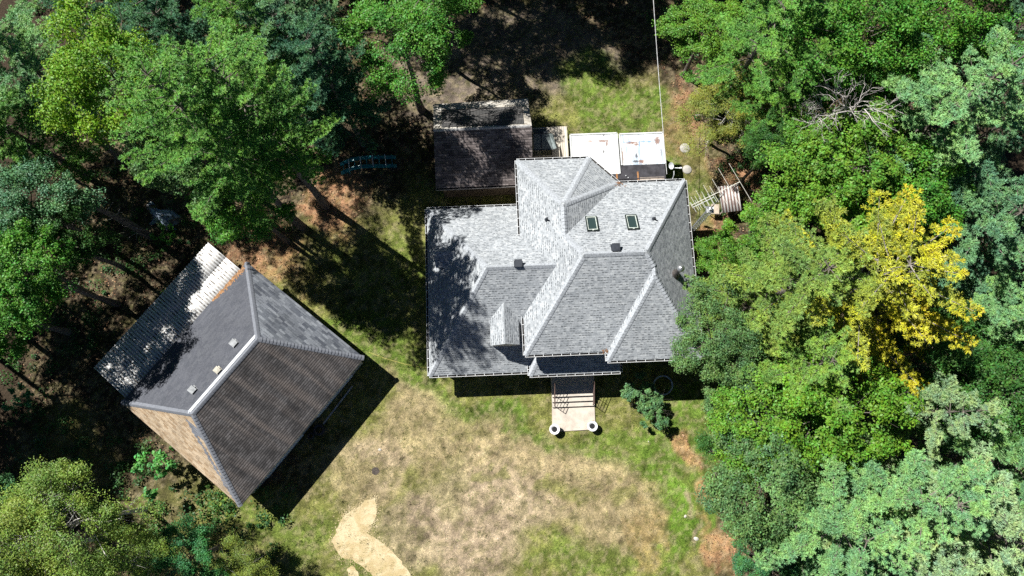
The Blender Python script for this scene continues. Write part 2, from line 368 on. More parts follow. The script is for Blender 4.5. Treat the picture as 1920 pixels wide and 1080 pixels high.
base = np.concatenate([base, tb_]); s_ = np.concatenate([s_, ts_]); tip = np.concatenate([tip, tt]); zc = np.concatenate([zc, tc]); n = len(base)
co = np.stack([base - s_, base + s_, tip], 1).reshape(-1, 3); fa = np.arange(3 * n).reshape(-1, 3)
g_ = NG('grass_blades'); a = g_.n('ShaderNodeVertexColor'); a.layer_name = 'zone'; M_grass = g_.done(a.outputs[0], .8, 0, .15)
me = np_mesh('grass', co, fa, M_grass); cc = np.repeat(np.clip(zc * rg.uniform(.55, 1.9, (n, 1)), 0, .7), 3, 0); point_colour(me, cc)
grass = bpy.data.objects.new('grass', me); col.objects.link(grass); tag(grass, 'short tufted grass over the lawn', 'grass', kind='stuff')
# sand track
g_ = NG('sand'); o = g_.ob(); a1_ = g_.noise(o, 1.1, 5, .65, .8); a2_ = g_.noise(g_.vscale(o, (1.2, 5, 1)), 2.2, 4); a3_ = g_.noise(o, 28, 3, .7)
c = g_.mix(g_.ramp(a1_, .38, .62), (.47, .37, .20), (.60, .50, .32)); c = g_.mix(g_.math('MULTIPLY', g_.ramp(a2_, .5, .7), .5), c, (.45, .33, .19))
c = g_.mix(g_.ramp(a3_, .66, .72), c, (.22, .16, .09)); c = g_.mix(1.0, c, g_.mix(a3_, (.75,) * 3, (1.2,) * 3), 'MULTIPLY'); g_.bump(g_.math('ADD', a2_, a3_), .6, .04); M_sand = g_.done(c, .95, 0, .05)
def ragged(pts, seed, jit=.06, sub=8):
    rg_ = random.Random(seed); out = []
    for i in range(len(pts)):
        a, b = pts[i], pts[(i + 1) % len(pts)]
        for k in range(sub):
            t = k / sub; out.append((a[0] + (b[0] - a[0]) * t + rg_.gauss(0, jit), a[1] + (b[1] - a[1]) * t + rg_.gauss(0, jit)))
    return out
def sheet(name, pix, mat, z, seed, jit=.05, label=None):
    pts = ragged([tuple(at(u, v))[:2] for u, v in pix], seed, jit); mb = MB()
    mb.face([(x, y, z) for x, y in pts][::-1])
    o = mb.build(name, mat); 
    return tag(o, kind='structure', label=label)
sheet('sand_track', [(704, 935), (706, 968), (695, 985), (690, 998), (720, 1020), (752, 1050), (800, 1120), (730, 1120), (700, 1078), (662, 1050), (640, 1046), (622, 1016), (635, 985), (645, 965), (668, 955), (685, 938)], M_sand, .012, 3, .03, 'pale sand track across the lawn')
sheet('sand_patch', [(662, 1060), (672, 1075), (676, 1120), (640, 1120), (655, 1085), (650, 1066)], M_sand, .012, 4, .02, 'small pale sand patch at the frame edge')
mb = MB(); rgs = random.Random(6); mb.face([(.24 * rgs.uniform(.86, 1.1) * math.cos(2 * math.pi * k / 26), .22 * rgs.uniform(.86, 1.1) * math.sin(2 * math.pi * k / 26), .012) for k in range(26)])
o = mb.build('scorched_patch', plain('scorched_soil', (.07, .058, .05), .95, var=.4, scale=14)); o.location = at(704, 883); tag(o, kind='structure', label='round dark patch on the lawn')
rgs = np.random.default_rng(8); a_ = at(690, 990); b_ = at(720, 1040); sv = [Vector(q.co) for q in bpy.data.objects['sand_track'].data.vertices]; mb = MB()   # crumbs of sand round the track
for k in range(1500):
    q = sv[rgs.integers(len(sv))]; x, y = q.x + rgs.normal(0, .16), q.y + rgs.normal(0, .16); r_ = rgs.uniform(.008, .035); a = rgs.uniform(0, 3)
    mb.face([(x + r_ * math.cos(a + j * 1.257) * (1 if j % 2 else .7), y + r_ * math.sin(a + j * 1.257), .016 + .0004 * (k % 9)) for j in range(5)])
tag(mb.build('sand_crumbs', M_sand), 'scattered sand along the track edge', 'sand', kind='stuff')
# ------------------------------------------------------------------ the house (frame turned 2.3 degrees)
HA = 2.3; HO = (4.0, 9.0, 0.0)
def hw(x, y, z=0.0): a, b = rot2(x, y, HA); return Vector((a, b, z))
house = empty('house', hw(HO[0], HO[1]), R(HA), 'large house with light grey shingled hip roofs, skylights and front steps', 'house')
ZE, ZW = 4.1, 2.15
sL, sR, sF, sK = 2.85 / 3.3, 2.85 / 3.2, 2.85 / 4.92, 2.85 / 4.98
A_, B_ = (4.2, 9.12, 6.95), (7.52, 9.12, 6.95)
P1, P2 = (7.97, 7.92, 6.549), (7.97, 8.43, 6.549)
V1, Q_ = (3.33, 10.43, 6.199), (3.33, 12.2, 6.199)
c0, c1, c2, c3 = (0.9, 4.2, ZE), (5.46, 4.2, ZE), (5.46, 3.69, ZE), (10.72, 3.69, ZE)
c4, c5, c6, c7 = (10.72, 14.1, ZE), (6.83, 14.1, ZE), (5.2, 15.73, ZE), (0.9, 15.73, ZE)
mb = MB(HO)
nF = mb.slope([c0, c1, P2, B_, A_]); nG = mb.slope([c2, P1, P2, c1]); nF2 = mb.slope([c2, c3, P1])
nR = mb.slope([c3, c4, B_, P2, P1]); nK = mb.slope([c4, c5, V1, A_, B_]); nR2 = mb.slope([c5, Q_, V1])
nD = mb.slope([c6, c5, Q_]); nB = mb.slope([c7, c6, Q_]); nL = mb.slope([c0, A_, V1, Q_, c7])
outl = [c0, c1, c2, c3, c4, c5, c6, c7]
def fascia(mb, outl, h, mi, close=True):
    n = len(outl)
    for i in range(n if close else n - 1):
        a, b = Vector(outl[i]), Vector(outl[(i + 1) % n]); d = Vector((0, 0, -h))
        mb.face([a, b, b + d, a + d], mi)
    if close: mb.face([Vector(p) + Vector((0, 0, -h)) for p in outl][::-1], mi)
fascia(mb, outl, 0.2, 1)
roof = mb.build('roof', [M_house, M_white], house); tag(roof, 'upper roof of light grey shingles')
cp = MB(HO)
for a, b, n1, n2 in ((c0, A_, nL, nF), (c2, P1, nG, nF2), (P1, P2, nG, nR), (c3, P1, nF2, nR), (P2, B_, nF, nR), (c4, B_, nR, nK), (A_, B_, nF, nK),
                     (V1, A_, nL, nK), (V1, Q_, nL, nR2), (c5, Q_, nR2, nD), (c6, Q_, nD, nB), (c7, Q_, nB, nL)):
    caps(cp, a, b, n1, n2)
cp.build('hip_cap', [M_cap, M_capd], roof)
g = MB(HO)
X, Y = Vector((1, 0, 0)), Vector((0, 1, 0))
for a, b, o in ((c0, c1, -Y), (c2, c3, -Y), (c1, c2, -X), (c3, c4, X), (c4, c5, Y), (c5, c6, Vector((1, 1, 0))), (c6, c7, Y),
                ((0.9, 11.15, ZE), c7, -X), (c0, (0.9, 6.5, ZE), -X)):
    gutter(g, a, b, o)
g.build('gutter', [M_white, M_gutin], house)
# wing
wz = ZW; W = dict(a=(-4.67, 3.44, wz), b=(1.2, 3.44, wz), c=(-4.67, 13.6, wz), d=(1.0, 13.6, wz), r0=(-1.04, 8.9, 5.75), r1=(2.83, 8.9, 5.75))
mb = MB(HO)
wF = mb.slope([W['a'], W['b'], W['r1'], W['r0']]); wB = mb.slope([W['c'], W['r0'], W['r1'], W['d']]); wL = mb.slope([W['a'], W['r0'], W['c']])
fascia(mb, [W['a'], W['b'], W['d'], W['c']], 0.18, 1)
wroof = mb.build('roof', [M_house, M_white], house); tag(wroof, 'lower wing roof of light grey shingles')
cp = MB(HO)
caps(cp, W['a'], W['r0'], wL, wF); caps(cp, W['c'], W['r0'], wL, wB); caps(cp, W['r0'], W['r1'], wF, wB)
cp.build('hip_cap', [M_cap, M_capd], wroof)
g = MB(HO)
gutter(g, W['a'], W['b'], -Y); gutter(g, W['a'], W['c'], -X); gutter(g, W['c'], W['d'], Y)
g.build('gutter', [M_white, M_gutin], wroof)
dbm = MB(HO); rgd = random.Random(3)      # dead leaves caught in two roof corners
for (cx, cy, s_) in ((6.85, 13.98, .16), (5.36, 4.3, .12), (0.98, 6.7, .1)):
    for k in range(24):
        x, y = cx + rgd.gauss(0, s_), cy + rgd.gauss(0, s_ * .6); z = ZE + .05 + abs(rgd.gauss(0, .03)) + max(0, (14.1 - y) * .57 if cy > 13 else 0); a = rgd.uniform(0, 3.1); L = .04
        dbm.face([(x - L * math.cos(a), y - L * math.sin(a), z), (x + L * math.sin(a), y - L * math.cos(a), z + .01), (x + L * math.cos(a), y + L * math.sin(a), z), (x - L * math.sin(a), y + L * math.cos(a), z + .01)])
dbm.build('leaf_debris', plain('dead_leaves', (.22, .12, .065), .9, 0, .1, .4, 20), roof)['kind'] = 'stuff'
# dormers on the wing
def dormer(M, w, ze, zr, back_e, back_r, label):
    """M maps (along, across, z): front at along=0, ridge runs to back_r, eaves to back_e"""
    d = MB(HO); h = w / 2
    f = lambda a, c, z: M @ Vector((a, c, z))
    n1 = d.slope([f(-.06, -h, ze), f(back_e, -h, ze), f(back_r, 0, zr), f(-.06, 0, zr)])
    n2 = d.slope([f(-.06, h, ze), f(back_e, h, ze), f(back_r, 0, zr), f(-.06, 0, zr)])
    i = h - 0.1
    d.face([f(0, -i, ze - 1.3), f(0, i, ze - 1.3), f(0, i, ze + .0), f(0, 0, zr - .1), f(0, -i, ze + .0)], 1)
    for s in (-1, 1): d.face([f(0, s * i, ze - 1.3), f(back_e, s * i, ze - 0.05), f(0, s * i, ze - 0.02)], 1)
    for s in (-1, 1): d.face([f(-.06, s * h, ze), f(-.06, 0, zr), f(-.06, 0, zr - .1), f(-.06, s * h, ze - .1)], 2)
    for s in (-1, 1): d.face([f(-.06, s * h, ze), f(back_e, s * h, ze), f(back_e, s * h, ze - .1), f(-.06, s * h, ze - .1)], 2)
    o = d.build('dormer', [M_house, M_siding, M_white], wroof); tag(o, label)
    cp = MB(HO); caps(cp, f(-.06, 0, zr), f(back_r, 0, zr), n1, n2, 0.13); return o, n1
dormer(Matrix.Translation((-0.19, 4.88, 0)) @ Matrix.Rotation(R(90), 4, 'Z'), 1.62, 4.02, 4.6, 1.42, 2.3, 'small gabled dormer on the front slope of the wing')
dormer(Matrix.Translation((-4.0, 10.35, 0)), 1.5, 3.35, 3.95, 0.55, 1.18, 'small gabled dormer on the left slope of the wing')
# porch roof
mb = MB(HO)
pa, pb, pc, pd, pe = (1.15, 3.2, 2.42), (6.4, 3.2, 2.42), (6.4, 4.7, 3.2), (1.95, 4.7, 3.2), (1.15, 4.7, 2.42)
n1 = mb.slope([pa, pb, pc, pd]); n2 = mb.slope([pa, pd, pe])
fascia(mb, [pa, pb, (6.4, 4.7, 2.42), pe], 0.16, 1); mb.face([pb, (6.4, 4.7, 2.42), pc], 1)
proof = mb.build('porch_roof', [M_house, M_white], house)
cp = MB(HO); caps(cp, pa, pd, n1, n2); cp.build('hip_cap', [M_cap, M_capd], proof)
g = MB(HO); gutter(g, pa, pb, -Y); gutter(g, pa, (1.15, 3.9, 2.42), -X); gutter(g, pb, (6.4, 3.6, 2.42), X); g.build('gutter', [M_white, M_gutin], proof)
for x in (1.4, 6.15):
    p = MB(HO); p.box((x, 3.4, 1.62), (0.12, 0.12, 1.28)); p.build('porch_post', M_white, house)
# walls
mb = MB(HO)
def walls(mb, pts, z0, z1):
    for i in range(len(pts)):
        a, b = pts[i], pts[(i + 1) % len(pts)]
        mb.face([(a[0], a[1], z0), (b[0], b[1], z0), (b[0], b[1], z1), (a[0], a[1], z1)])
walls(mb, [(1.3, 4.75), (5.85, 4.75), (5.85, 4.1), (10.3, 4.1), (10.3, 13.7), (6.7, 13.7), (5.05, 15.3), (1.3, 15.3)], -0.1, ZE - .19)
g_ = NG('lap_siding'); z_ = g_.xyz(g_.ob())[2]; fr = g_.math('FRACT', g_.math('DIVIDE', z_, 0.12))
cc = g_.mix(g_.math('LESS_THAN', fr, 0.12), (0.58, 0.55, 0.49), (0.3, 0.29, 0.26)); g_.bump(fr, 0.4, 0.02); M_lap = g_.done(cc, 0.6)
mb.build('wall', M_lap, house)
mb = MB(HO); walls(mb, [(-4.25, 3.9), (1.295, 3.9), (1.295, 13.15), (-4.25, 13.15)], -0.1, ZW - .17); mb.build('wall', M_lap, house)
def window(x, y, z, w, h, face):            # face 'f' front, 'l' left, 'r' right
    fr = MB(HO); gl = MB(HO)
    for dx, dz, ww, hh in ((0, h / 2, w, .08), (0, -h / 2, w, .08), (-w / 2, 0, .08, h + .08), (w / 2, 0, .08, h + .08), (0, 0, .04, h)):
        if face == 'f': fr.box((x + dx, y - .03, z + dz), (ww, .08, hh))
        else:
            s = -1 if face == 'l' else 1; fr.box((x + s * .03, y + dx, z + dz), (.08, ww, hh))
    f = fr.build('window', M_white, house)
    if face == 'f': gl.box((x, y - .015, z), (w, .03, h))
    else: gl.box((x + (-.015 if face == 'l' else .015), y, z), (.03, w, h))
    gl.build('pane', M_glass, f)
for a in ((-2.6, 3.9, 1.3, 1.2, .9, 'f'), (0.0, 3.9, 1.3, 1.0, .9, 'f'), (7.2, 4.1, 2.4, 1.4, 1.2, 'f'), (9.2, 4.1, 2.4, 1.0, 1.2, 'f'),
          (-4.25, 6.0, 1.3, 1.1, .9, 'l'), (-4.25, 10.5, 1.3, 1.1, .9, 'l'), (10.3, 7.0, 2.4, 1.2, 1.2, 'r'), (10.3, 11.5, 2.4, 1.2, 1.2, 'r')): window(*a)
d = MB(HO); d.box((3.7, 4.72, 2.02), (1.0, .07, 2.05)); d.box((3.7, 4.70, 2.6), (.5, .07, .5), mi=1)
dr = d.build('door', [plain('door_paint', (0.22, 0.05, 0.04), .5), M_glass], house)
d = MB(HO); d.lathe([(0.0, 0.0), (.03, .01), (.03, .04), (0, .05)], (4.08, 4.64, 2.0), 10); d.build('handle', M_galv, dr)
# skylights
def on_frame(p, n, yaw=0):          # matrix standing on a roof plane
    n = Vector(n).normalized(); up = (Vector((0, 0, 1)) - n * n.z).normalized(); e = up.cross(n)
    M = Matrix((e, up, n)).transposed().to_4x4(); M.translation = Vector(p); return M
M_skf = plain('skylight_frame', (0.02, 0.03, 0.025), 0.4)
for cx, lab in ((4.865, 'skylight left of the pair'), (7.085, 'skylight right of the pair, nearer the vent pipe')):
    M = on_frame((cx, 11.10, ZE + (14.1 - 11.10) * sK), nK)
    f = MB(HO)
    def bx(mbx, a, b, c, d_, e_, f_, mi=0): mbx.box(None, (d_, e_, f_), mi=mi, M=M @ Matrix.Translation((a, b, c)))
    for s in (-1, 1):
        bx(f, s * .29, 0, .05, .06, 1.16, .12); bx(f, 0, s * .55, .05, .52, .06, .12)
    fo = f.build('skylight', M_skf, house); tag(fo, lab)
    f = MB(HO)
    for s in (-1, 1): bx(f, s * .245, 0, .06, .03, 1.04, .09)
    bx(f, 0, .5, .06, .46, .05, .09); bx(f, 0, -.5, .06, .46, .05, .09); bx(f, 0, .57, .118, .1, .04, .01)
    f.build('frame', plain('skylight_lining', (0.55, 0.6, 0.55), .6), fo)
    gl = MB(HO); bx(gl, 0, 0, .035, .44, .92, .02)
    gl.build('pane', M_glass, fo)
# box vents
def box_vent(p, n, s, parent, org, yaw=0.0, mat=None, name='roof_vent'):
    M = on_frame(p, n); v = MB(org)
    v.box(None, (s * 1.15, s * 1.25, .02), M=M @ Matrix.Translation((0, 0, .012)))
    up = Matrix.Translation(Vector(p)) @ Matrix.Rotation(yaw, 4, 'Z')
    v.box(None, (s * .8, s * .75, s * .62), M=up @ Matrix.Translation((0, 0, s * .2)))
    v.box(None, (s, s, .07), M=up @ Matrix.Translation((0, 0, s * .55)) @ Matrix.Rotation(R(4), 4, 'X'))
    return v.build(name, mat or M_black, parent, bevel=0.01)
tag(box_vent((5.91, 9.43, ZE + (14.1 - 9.43) * sK), nK, .42, house, HO), 'box vent behind the main ridge')
tag(box_vent((0.71, 9.05, 2.15 + (13.6 - 9.05) * 3.6 / 4.7), wB, .42, house, HO), 'box vent behind the wing ridge')
for p in ((8.34, 11.3, 5.7), (2.41, 11.6, 5.4)):
    v = MB(HO); v.tube([p, (p[0], p[1], p[2] + .35)], .045, 10); v.lathe([(.13, 0.02), (.06, .1)], p, 12)
    v.build('vent_pipe', M_black, house)
v = MB(HO); p = Vector((9.30, 8.20, 5.3))
v.lathe([(.3, .02), (.24, .12), (.13, .3), (.13, 1.25)], p, 16); v.lathe([(.16, 1.25), (.16, 1.28), (.13, 1.28)], p, 16)
ch = v.build('chimney', [plain('sooty_steel', (.16, .14, .13), .45, .6, .5, .4, 7)], house, smooth=True)
v = MB(HO); v.lathe([(.0, 1.62), (.12, 1.58), (.2, 1.47), (.2, 1.40), (.15, 1.39)], p, 20); v.tube([p + Vector((.12, 0, 1.25)), p + Vector((.12, 0, 1.45))], .01, 5); v.tube([p + Vector((-.12, 0, 1.25)), p + Vector((-.12, 0, 1.45))], .01, 5)
v.build('chimney_cap', M_galv, ch, smooth=True)
# rear flat extension: two white-coated panels and the dark felt strip
EZ = 2.45
def coat(name, stains, blue):
    g_ = NG(name); o = g_.ob(); x_, y_, _ = g_.xyz(o)
    n2 = g_.noise(g_.vscale(o, (3.2, .45, 1)), 1.5, 5, .65, .2); n3 = g_.noise(o, 5, 5, .75, .8); n4 = g_.noise(g_.vscale(o, (9, 2, 1)), 2, 4, .7)
    cc = g_.mix(g_.ramp(n2, .42, .66), (.80, .81, .82), (.34, .42, .52) if blue else (.50, .52, .54)); cc = g_.mix(g_.math('MULTIPLY', g_.ramp(n3, .52, .75), .35), cc, (.42, .40, .38))
    for (cx, cy, rx, ry, c_) in stains:
        dx = g_.math('DIVIDE', g_.math('SUBTRACT', x_, cx - 7.2), rx); dy = g_.math('DIVIDE', g_.math('SUBTRACT', y_, cy - 16.3), ry)
        d = g_.math('SQRT', g_.math('ADD', g_.math('MULTIPLY', dx, dx), g_.math('MULTIPLY', dy, dy)))
        k = g_.math('SUBTRACT', g_.math('ADD', g_.math('MULTIPLY', n4, 2.2), g_.math('MULTIPLY', n3, 2.0)), g_.math('ADD', d, 1.05))
        cc = g_.mix(g_.math('MULTIPLY', g_.ramp(k, -.2, .45), .85 if c_ != BL else .6), cc, c_)
    return g_.done(cc, .5, 0, .4)
RU, BL, BK = (.20, .085, .045), (.13, .27, .45), (.05, .045, .045)
M_coatl = coat('white_roof_coating', ((6.35, 17.5, .38, .07, RU), (6.58, 17.33, .05, .2, RU), (5.55, 17.52, .2, .05, (.4, .25, .2)), (6.35, 16.8, .05, .12, BK), (6.42, 17.86, .06, .05, BK)), False)
M_coatr = coat('worn_white_roof_coating', ((8.15, 17.3, .45, .08, RU), (9.72, 17.4, .17, .27, RU), (8.4, 17.16, .16, .07, RU), (9.2, 17.24, .06, .24, BL), (8.95, 17.36, .45, .05, BL), (8.6, 17.2, .04, .2, BL), (9.35, 17.34, .25, .04, BL), (7.75, 17.37, .3, .04, BL),
    (8.35, 16.45, .07, .18, BK), (8.3, 16.08, .2, .07, BK), (8.65, 16.05, .16, .13, RU), (7.5, 16.4, .06, .5, (.3, .2, .15)), (9.9, 16.6, .05, .3, (.25, .25, .27)), (9.55, 16.6, .05, .6, (.55, .57, .6))), True)
mb = MB(HO)
def slab(mb, pts, z0, z1, mt=0, ms=1):
    top = [(p[0], p[1], (p[2] if len(p) > 2 else z1)) for p in pts]
    mb.face(top, mt)
    for i in range(len(top)):
        a, b = Vector(top[i]), Vector(top[(i + 1) % len(top)])
        mb.face([a, (a.x, a.y, z0), (b.x, b.y, z0), b], ms)
ext = empty('rear_extension', hw(7.2, 16.3), R(HA), 'low rear extension with two rust stained white roof panels and dark felt strip', 'extension')
EO = (7.2, 16.3, 0)
def panel(x0, x1, y0, y1, lab, M_coat):
    mb = MB(EO); slab(mb, [(x0, y0), (x1, y0), (x1, y1), (x0, y1)], EZ - .14, EZ)
    o = mb.build('roof_panel', [M_coat, M_white], ext); tag(o, lab); e = MB(EO)
    for a, b in (((x0, y1), (x1, y1)), ((x0, y0), (x0, y1)), ((x1, y0), (x1, y1))):
        e.bar((a[0], a[1], EZ + .02), (b[0], b[1], EZ + .02), .09, .06)
    e.build('edge_trim', plain('trim_grey_white', (.6, .61, .6), .5, 0, .3, .1), o); return o
pl = panel(4.34, 7.24, 15.3, 17.98, 'cleaner white roof panel', M_coatl); pr = panel(7.40, 10.1, 15.85, 17.9, 'white roof panel with blue worn streaks', M_coatr)
M_felt = plain('dark_felt', (.05, .048, .055), .85, 0, .2, .35, 2.5)
mb = MB(EO); slab(mb, [(5.2, 14.05), (10.05, 14.05), (10.05, 15.845), (5.2, 15.845)], EZ - .1, EZ - .02, 0, 1)
mb.box((7.63, 14.95, EZ + .01), (4.8, .05, .02), mi=0)
fl = mb.build('felt_roof', [M_felt, M_rust], ext)
M_ply = plain('bare_plywood', (.33, .17, .08), .9, 0, .1, .35, 5)
for i, (cx, cy, sx, sy) in enumerate(((7.05, 14.75, .1, 1.15), (8.35, 14.85, .1, 1.1), (9.2, 14.9, 1.5, .22), (6.5, 14.62, 1.0, .42))):
    mb = MB(EO); mb.box((cx, cy, EZ - .006), (sx, sy, .018)); mb.build('plywood_patch', M_ply if i != 2 else plain('pale_ply', (.36, .3, .25), .9), fl)
for x in (7.55, 7.75, 7.62, 7.85):
    mb = MB(EO); mb.lathe([(.05, 0), (.04, .05), (0, .06)], (x, 14.5 + (x * 37 % 1) * .7, EZ - .02), 10); mb.build('roof_boot', M_galv, fl)
mb = MB(EO); 
for i in range(4):
    pp = [(4.5, 14.2), (10.0, 14.2), (10.0, 17.7), (4.5, 17.7)]; a, b = pp[i], pp[(i + 1) % 4]
    mb.face([(*a, -.1), (*b, -.1), (*b, EZ - .13), (*a, EZ - .13)])
mb.build('wall', M_lap, ext)
# front steps with landing (part of the house)
st = MB(HO)
for i, (y0, z) in enumerate(((1.42, .22), (1.72, .38), (2.02, .55), (2.32, .72), (2.62, .88))):
    st.box((3.77, (y0 + 4.7) / 2, z - .085 - (.001 * i)), (2.56 - i * .004, 4.7 - y0, .17))
st.box((3.77, 3.4, .45), (2.5, 2.3, .3))
steps = st.build('front_steps', M_conc, house)
M_railm = plain('rusty_brown_rail', (.12, .08, .07), .7)
for x, lab in ((2.62, 'left handrail'), (4.95, 'right handrail')):
    r = MB(HO)
    p0, p1 = Vector((x, 1.5, .22)), Vector((x, 2.75, .9))
    r.tube([p0, p0 + Vector((0, 0, .85))], .022, 6); r.tube([p1, p1 + Vector((0, 0, .85))], .022, 6)
    for k in (.85, .62, .4, .2): r.tube([p0 + Vector((0, 0, k)), p1 + Vector((0, 0, k))], .02 if k > .8 else .014, 6)
    m_ = (p0 + p1) / 2; r.tube([m_, m_ + Vector((0, 0, .85))], .016, 6)
    tag(r.build('handrail', M_railm, steps), lab)
# satellite dish on the rear gutter corner
dsh = empty('satellite_dish', hw(10.0, 14.25, 4.2), R(HA), 'small white satellite dish with arm on the rear right roof corner', 'satellite dish')
DO = (10.0, 14.25, 4.2)
v = MB(DO); v.tube([(10.0, 14.2, 4.15), (10.02, 14.35, 4.5), (10.0, 14.5, 4.62)], .025, 8); v.build('mast', M_white, dsh)
v = MB(DO); Mx = Matrix.Translation((9.86, 14.8, 4.72)) @ Matrix.Rotation(R(52), 4, 'X') @ Matrix.Rotation(R(-35), 4, 'Y')
for k in range(6):
    r0, r1 = .21 * k / 6, .21 * (k + 1) / 6
    for j in range(20):
        a0, a1 = 2 * math.pi * j / 20, 2 * math.pi * (j + 1) / 20
        q = [(r0, a0), (r1, a0), (r1, a1), (r0, a1)] if k else [(r1, a0), (r1, a1), (0, 0)]
        v.face([Mx @ Vector((r * .75 * math.cos(a), r * math.sin(a), r * r * .9)) for r, a in q])
do = v.build('reflector', M_white, dsh); so = do.modifiers.new('thick', 'SOLIDIFY'); so.thickness = .015
v = MB(DO); v.tube([(9.9, 14.7, 4.65), (10.35, 14.62, 4.75)], .025, 6); v.box((10.37, 14.62, 4.77), (.12, .07, .07)); v.build('feed_arm', M_white, dsh)

# ------------------------------------------------------------------ shed with solar panel behind the wing
SA = 2.8; SO = (-0.9, 17.7, 0)
def sw(x, y, z=0.0): a, b = rot2(x, y, SA); return Vector((a, b, z))
shed = empty('shed', sw(SO[0], SO[1]), R(SA), 'gabled shed with brown shingles and black solar heating mat behind the house', 'shed')
M_shedf = shingles('brown_shed_shingles', [(.10, .085, .085), (.16, .135, .13), (.22, .185, .18), (.30, .26, .25)], dash=.35, dashdark=.35, wid=.3, row=.15, line=.35, big=.2)
M_shedb = shingles('sunlit_shed_shingles', [(.38, .34, .28), (.5, .46, .4), (.58, .55, .5)], dash=.4, dashdark=.5, wid=.3, row=.15, big=.15)  # paler copy for the back slope: sunlit brightness painted into its colour
sf0, sf1, sr0, sr1, sb0, sb1 = (-3.92, 14.78, 2.6), (2.0, 14.78, 2.6), (-3.80, 17.85, 4.2), (2.05, 17.85, 4.2), (-3.95, 20.35, 2.6), (2.0, 20.45, 2.6)
mb = MB(SO); sn1 = mb.slope([sf0, sf1, sr1, sr0], 0); sn2 = mb.slope([sb0, sb1, sr1, sr0], 1)
fascia(mb, [sf0, sf1, sb1, sb0], .12, 2)
for s, r, b in ((sf0, sr0, sb0), (sf1, sr1, sb1)): mb.face([s, r, b], 2)
sroof = mb.build('roof', [M_shedf, M_shedb, plain('brown_fascia', (.16, .13, .11), .8)], shed)
cp = MB(SO); caps(cp, sr0, sr1, sn1, sn2, .1, .16); cp.build('ridge_cap', [plain('pale_ridge', (.42, .41, .40), .8), M_capd], sroof)
g_ = NG('solar_mat'); u, v_, _ = g_.xyz(g_.uv()); fr = g_.math('FRACT', g_.math('DIVIDE', u, .09)); gr = g_.math('FRACT', g_.math('DIVIDE', v_, .62))
cc = g_.mix(g_.math('LESS_THAN', fr, .35), (.035, .034, .034), (.10, .098, .095)); cc = g_.mix(g_.math('LESS_THAN', gr, .06), cc, (.22, .2, .19))
M_solar = g_.done(cc, .6)
mb = MB(SO)
def onb(x, y): return (x, y, 4.2 - (y - 17.85) * (1.6 / 2.55) + .045)
q = [onb(-3.35, 18.05), onb(1.6, 18.05), onb(1.6, 19.7), onb(-3.35, 19.7)]
mb.slope(q, 0)
for i in range(4):
    a, b = Vector(q[i]), Vector(q[(i + 1) % 4]); mb.face([a, b, b - Vector((0, 0, .04)), a - Vector((0, 0, .04))], 0)
mb.build('solar_mat', M_solar, sroof)
mb = MB(SO); walls(mb, [(-3.6, 15.1), (1.7, 15.1), (1.7, 20.0), (-3.6, 20.0)], -.1, 2.5)
mb.build('wall', plain('brown_boards', (.2, .15, .11), .85), shed)
mb = MB(SO); gutter(mb, sf0, sf1, -Y, step=3); mb.build('gutter', [plain('brown_gutter', (.25, .23, .22), .6), M_gutin], shed)

# deck, canopy and fence between shed and extension
DKO = (3.1, 17.6, 0)
deck = empty('deck', hw(3.1, 17.6), R(HA), 'weathered board deck between the shed and the white roof panels', 'deck')
M_board = NG('deck_boards'); g_ = M_board; o = g_.ob(); xo, yo, _ = g_.xyz(o)
bi = g_.math('FLOOR', g_.math('DIVIDE', xo, .14)); bf = g_.math('FRACT', g_.math('DIVIDE', xo, .14)); rr = g_.white(g_.comb(bi, 2.0))
cc = g_.mix(rr, (.55, .49, .41), (.74, .68, .58)); cc = g_.mix(g_.ramp(g_.noise(g_.vscale(o, (8, .6, 1)), 2, 4), .4, .8), cc, (.33, .30, .25))
cc = g_.mix(g_.math('LESS_THAN', bf, .1), cc, (.05, .045, .04)); M_board = g_.done(cc, .85)
mb = MB(DKO); slab(mb, [(3.25, 15.4), (4.28, 15.4), (4.28, 19.1), (3.25, 19.1)], 1.2, 1.32); mb.build('raised_boards', [M_board, M_wood], deck)
mb = MB(DKO); slab(mb, [(2.05, 18.7), (3.25, 18.7), (3.25, 19.1), (2.05, 19.08)], 1.2, 1.30); mb.build('raised_boards', [M_board, M_wood], deck)
mb = MB(DKO); slab(mb, [(2.05, 15.4), (3.246, 15.4), (3.246, 18.7), (2.05, 18.7)], .3, .42); mb.build('lower_boards', [plain('mossy_boards', (.42, .38, .24), .9, 0, .1, .4, 6), M_wood], deck)
mb = MB(DKO)
for i in range(9): mb.box((2.12 + i * .14, 17.1, .9), (.09, .04, .9))
mb.box((2.68, 17.1, 1.36), (1.25, .09, .06)); mb.build('railing', M_wood, deck)
for x, y in ((3.35, 15.5), (4.15, 15.5), (3.35, 19.0), (4.15, 19.0)):
    mb = MB(DKO); mb.box((x, y, .57), (.1, .1, 1.3)); mb.build('post', M_wood, deck)
CO = (2.6, 17.9, 0)
can = empty('canopy', hw(2.6, 17.9), R(HA), 'grey translucent plastic canopy over the shaded deck corner', 'canopy')
mb = MB(CO); slab(mb, [(2.06, 17.2, 2.0), (3.25, 17.25, 2.0), (3.0, 18.2, 2.35), (2.06, 18.2, 2.35)], 1.97, 2.0); 
mb.slope([(2.06, 18.2, 2.35), (3.0, 18.2, 2.35), (2.9, 18.62, 2.1), (2.06, 18.62, 2.1)], 2)
mb.face([(3.03, 18.2, 2.36), (3.28, 18.25, 2.1), (3.5, 17.35, 1.95), (3.27, 17.25, 2.02)], 1)
cc_ = mb.build('sheet', [plain('grey_plastic', (.17, .2, .2), .25, 0, .5, .2), plain('pale_plastic', (.36, .42, .42), .3), plain('charcoal_sheet', (.05, .06, .07), .6)], can)
mb = MB(CO)
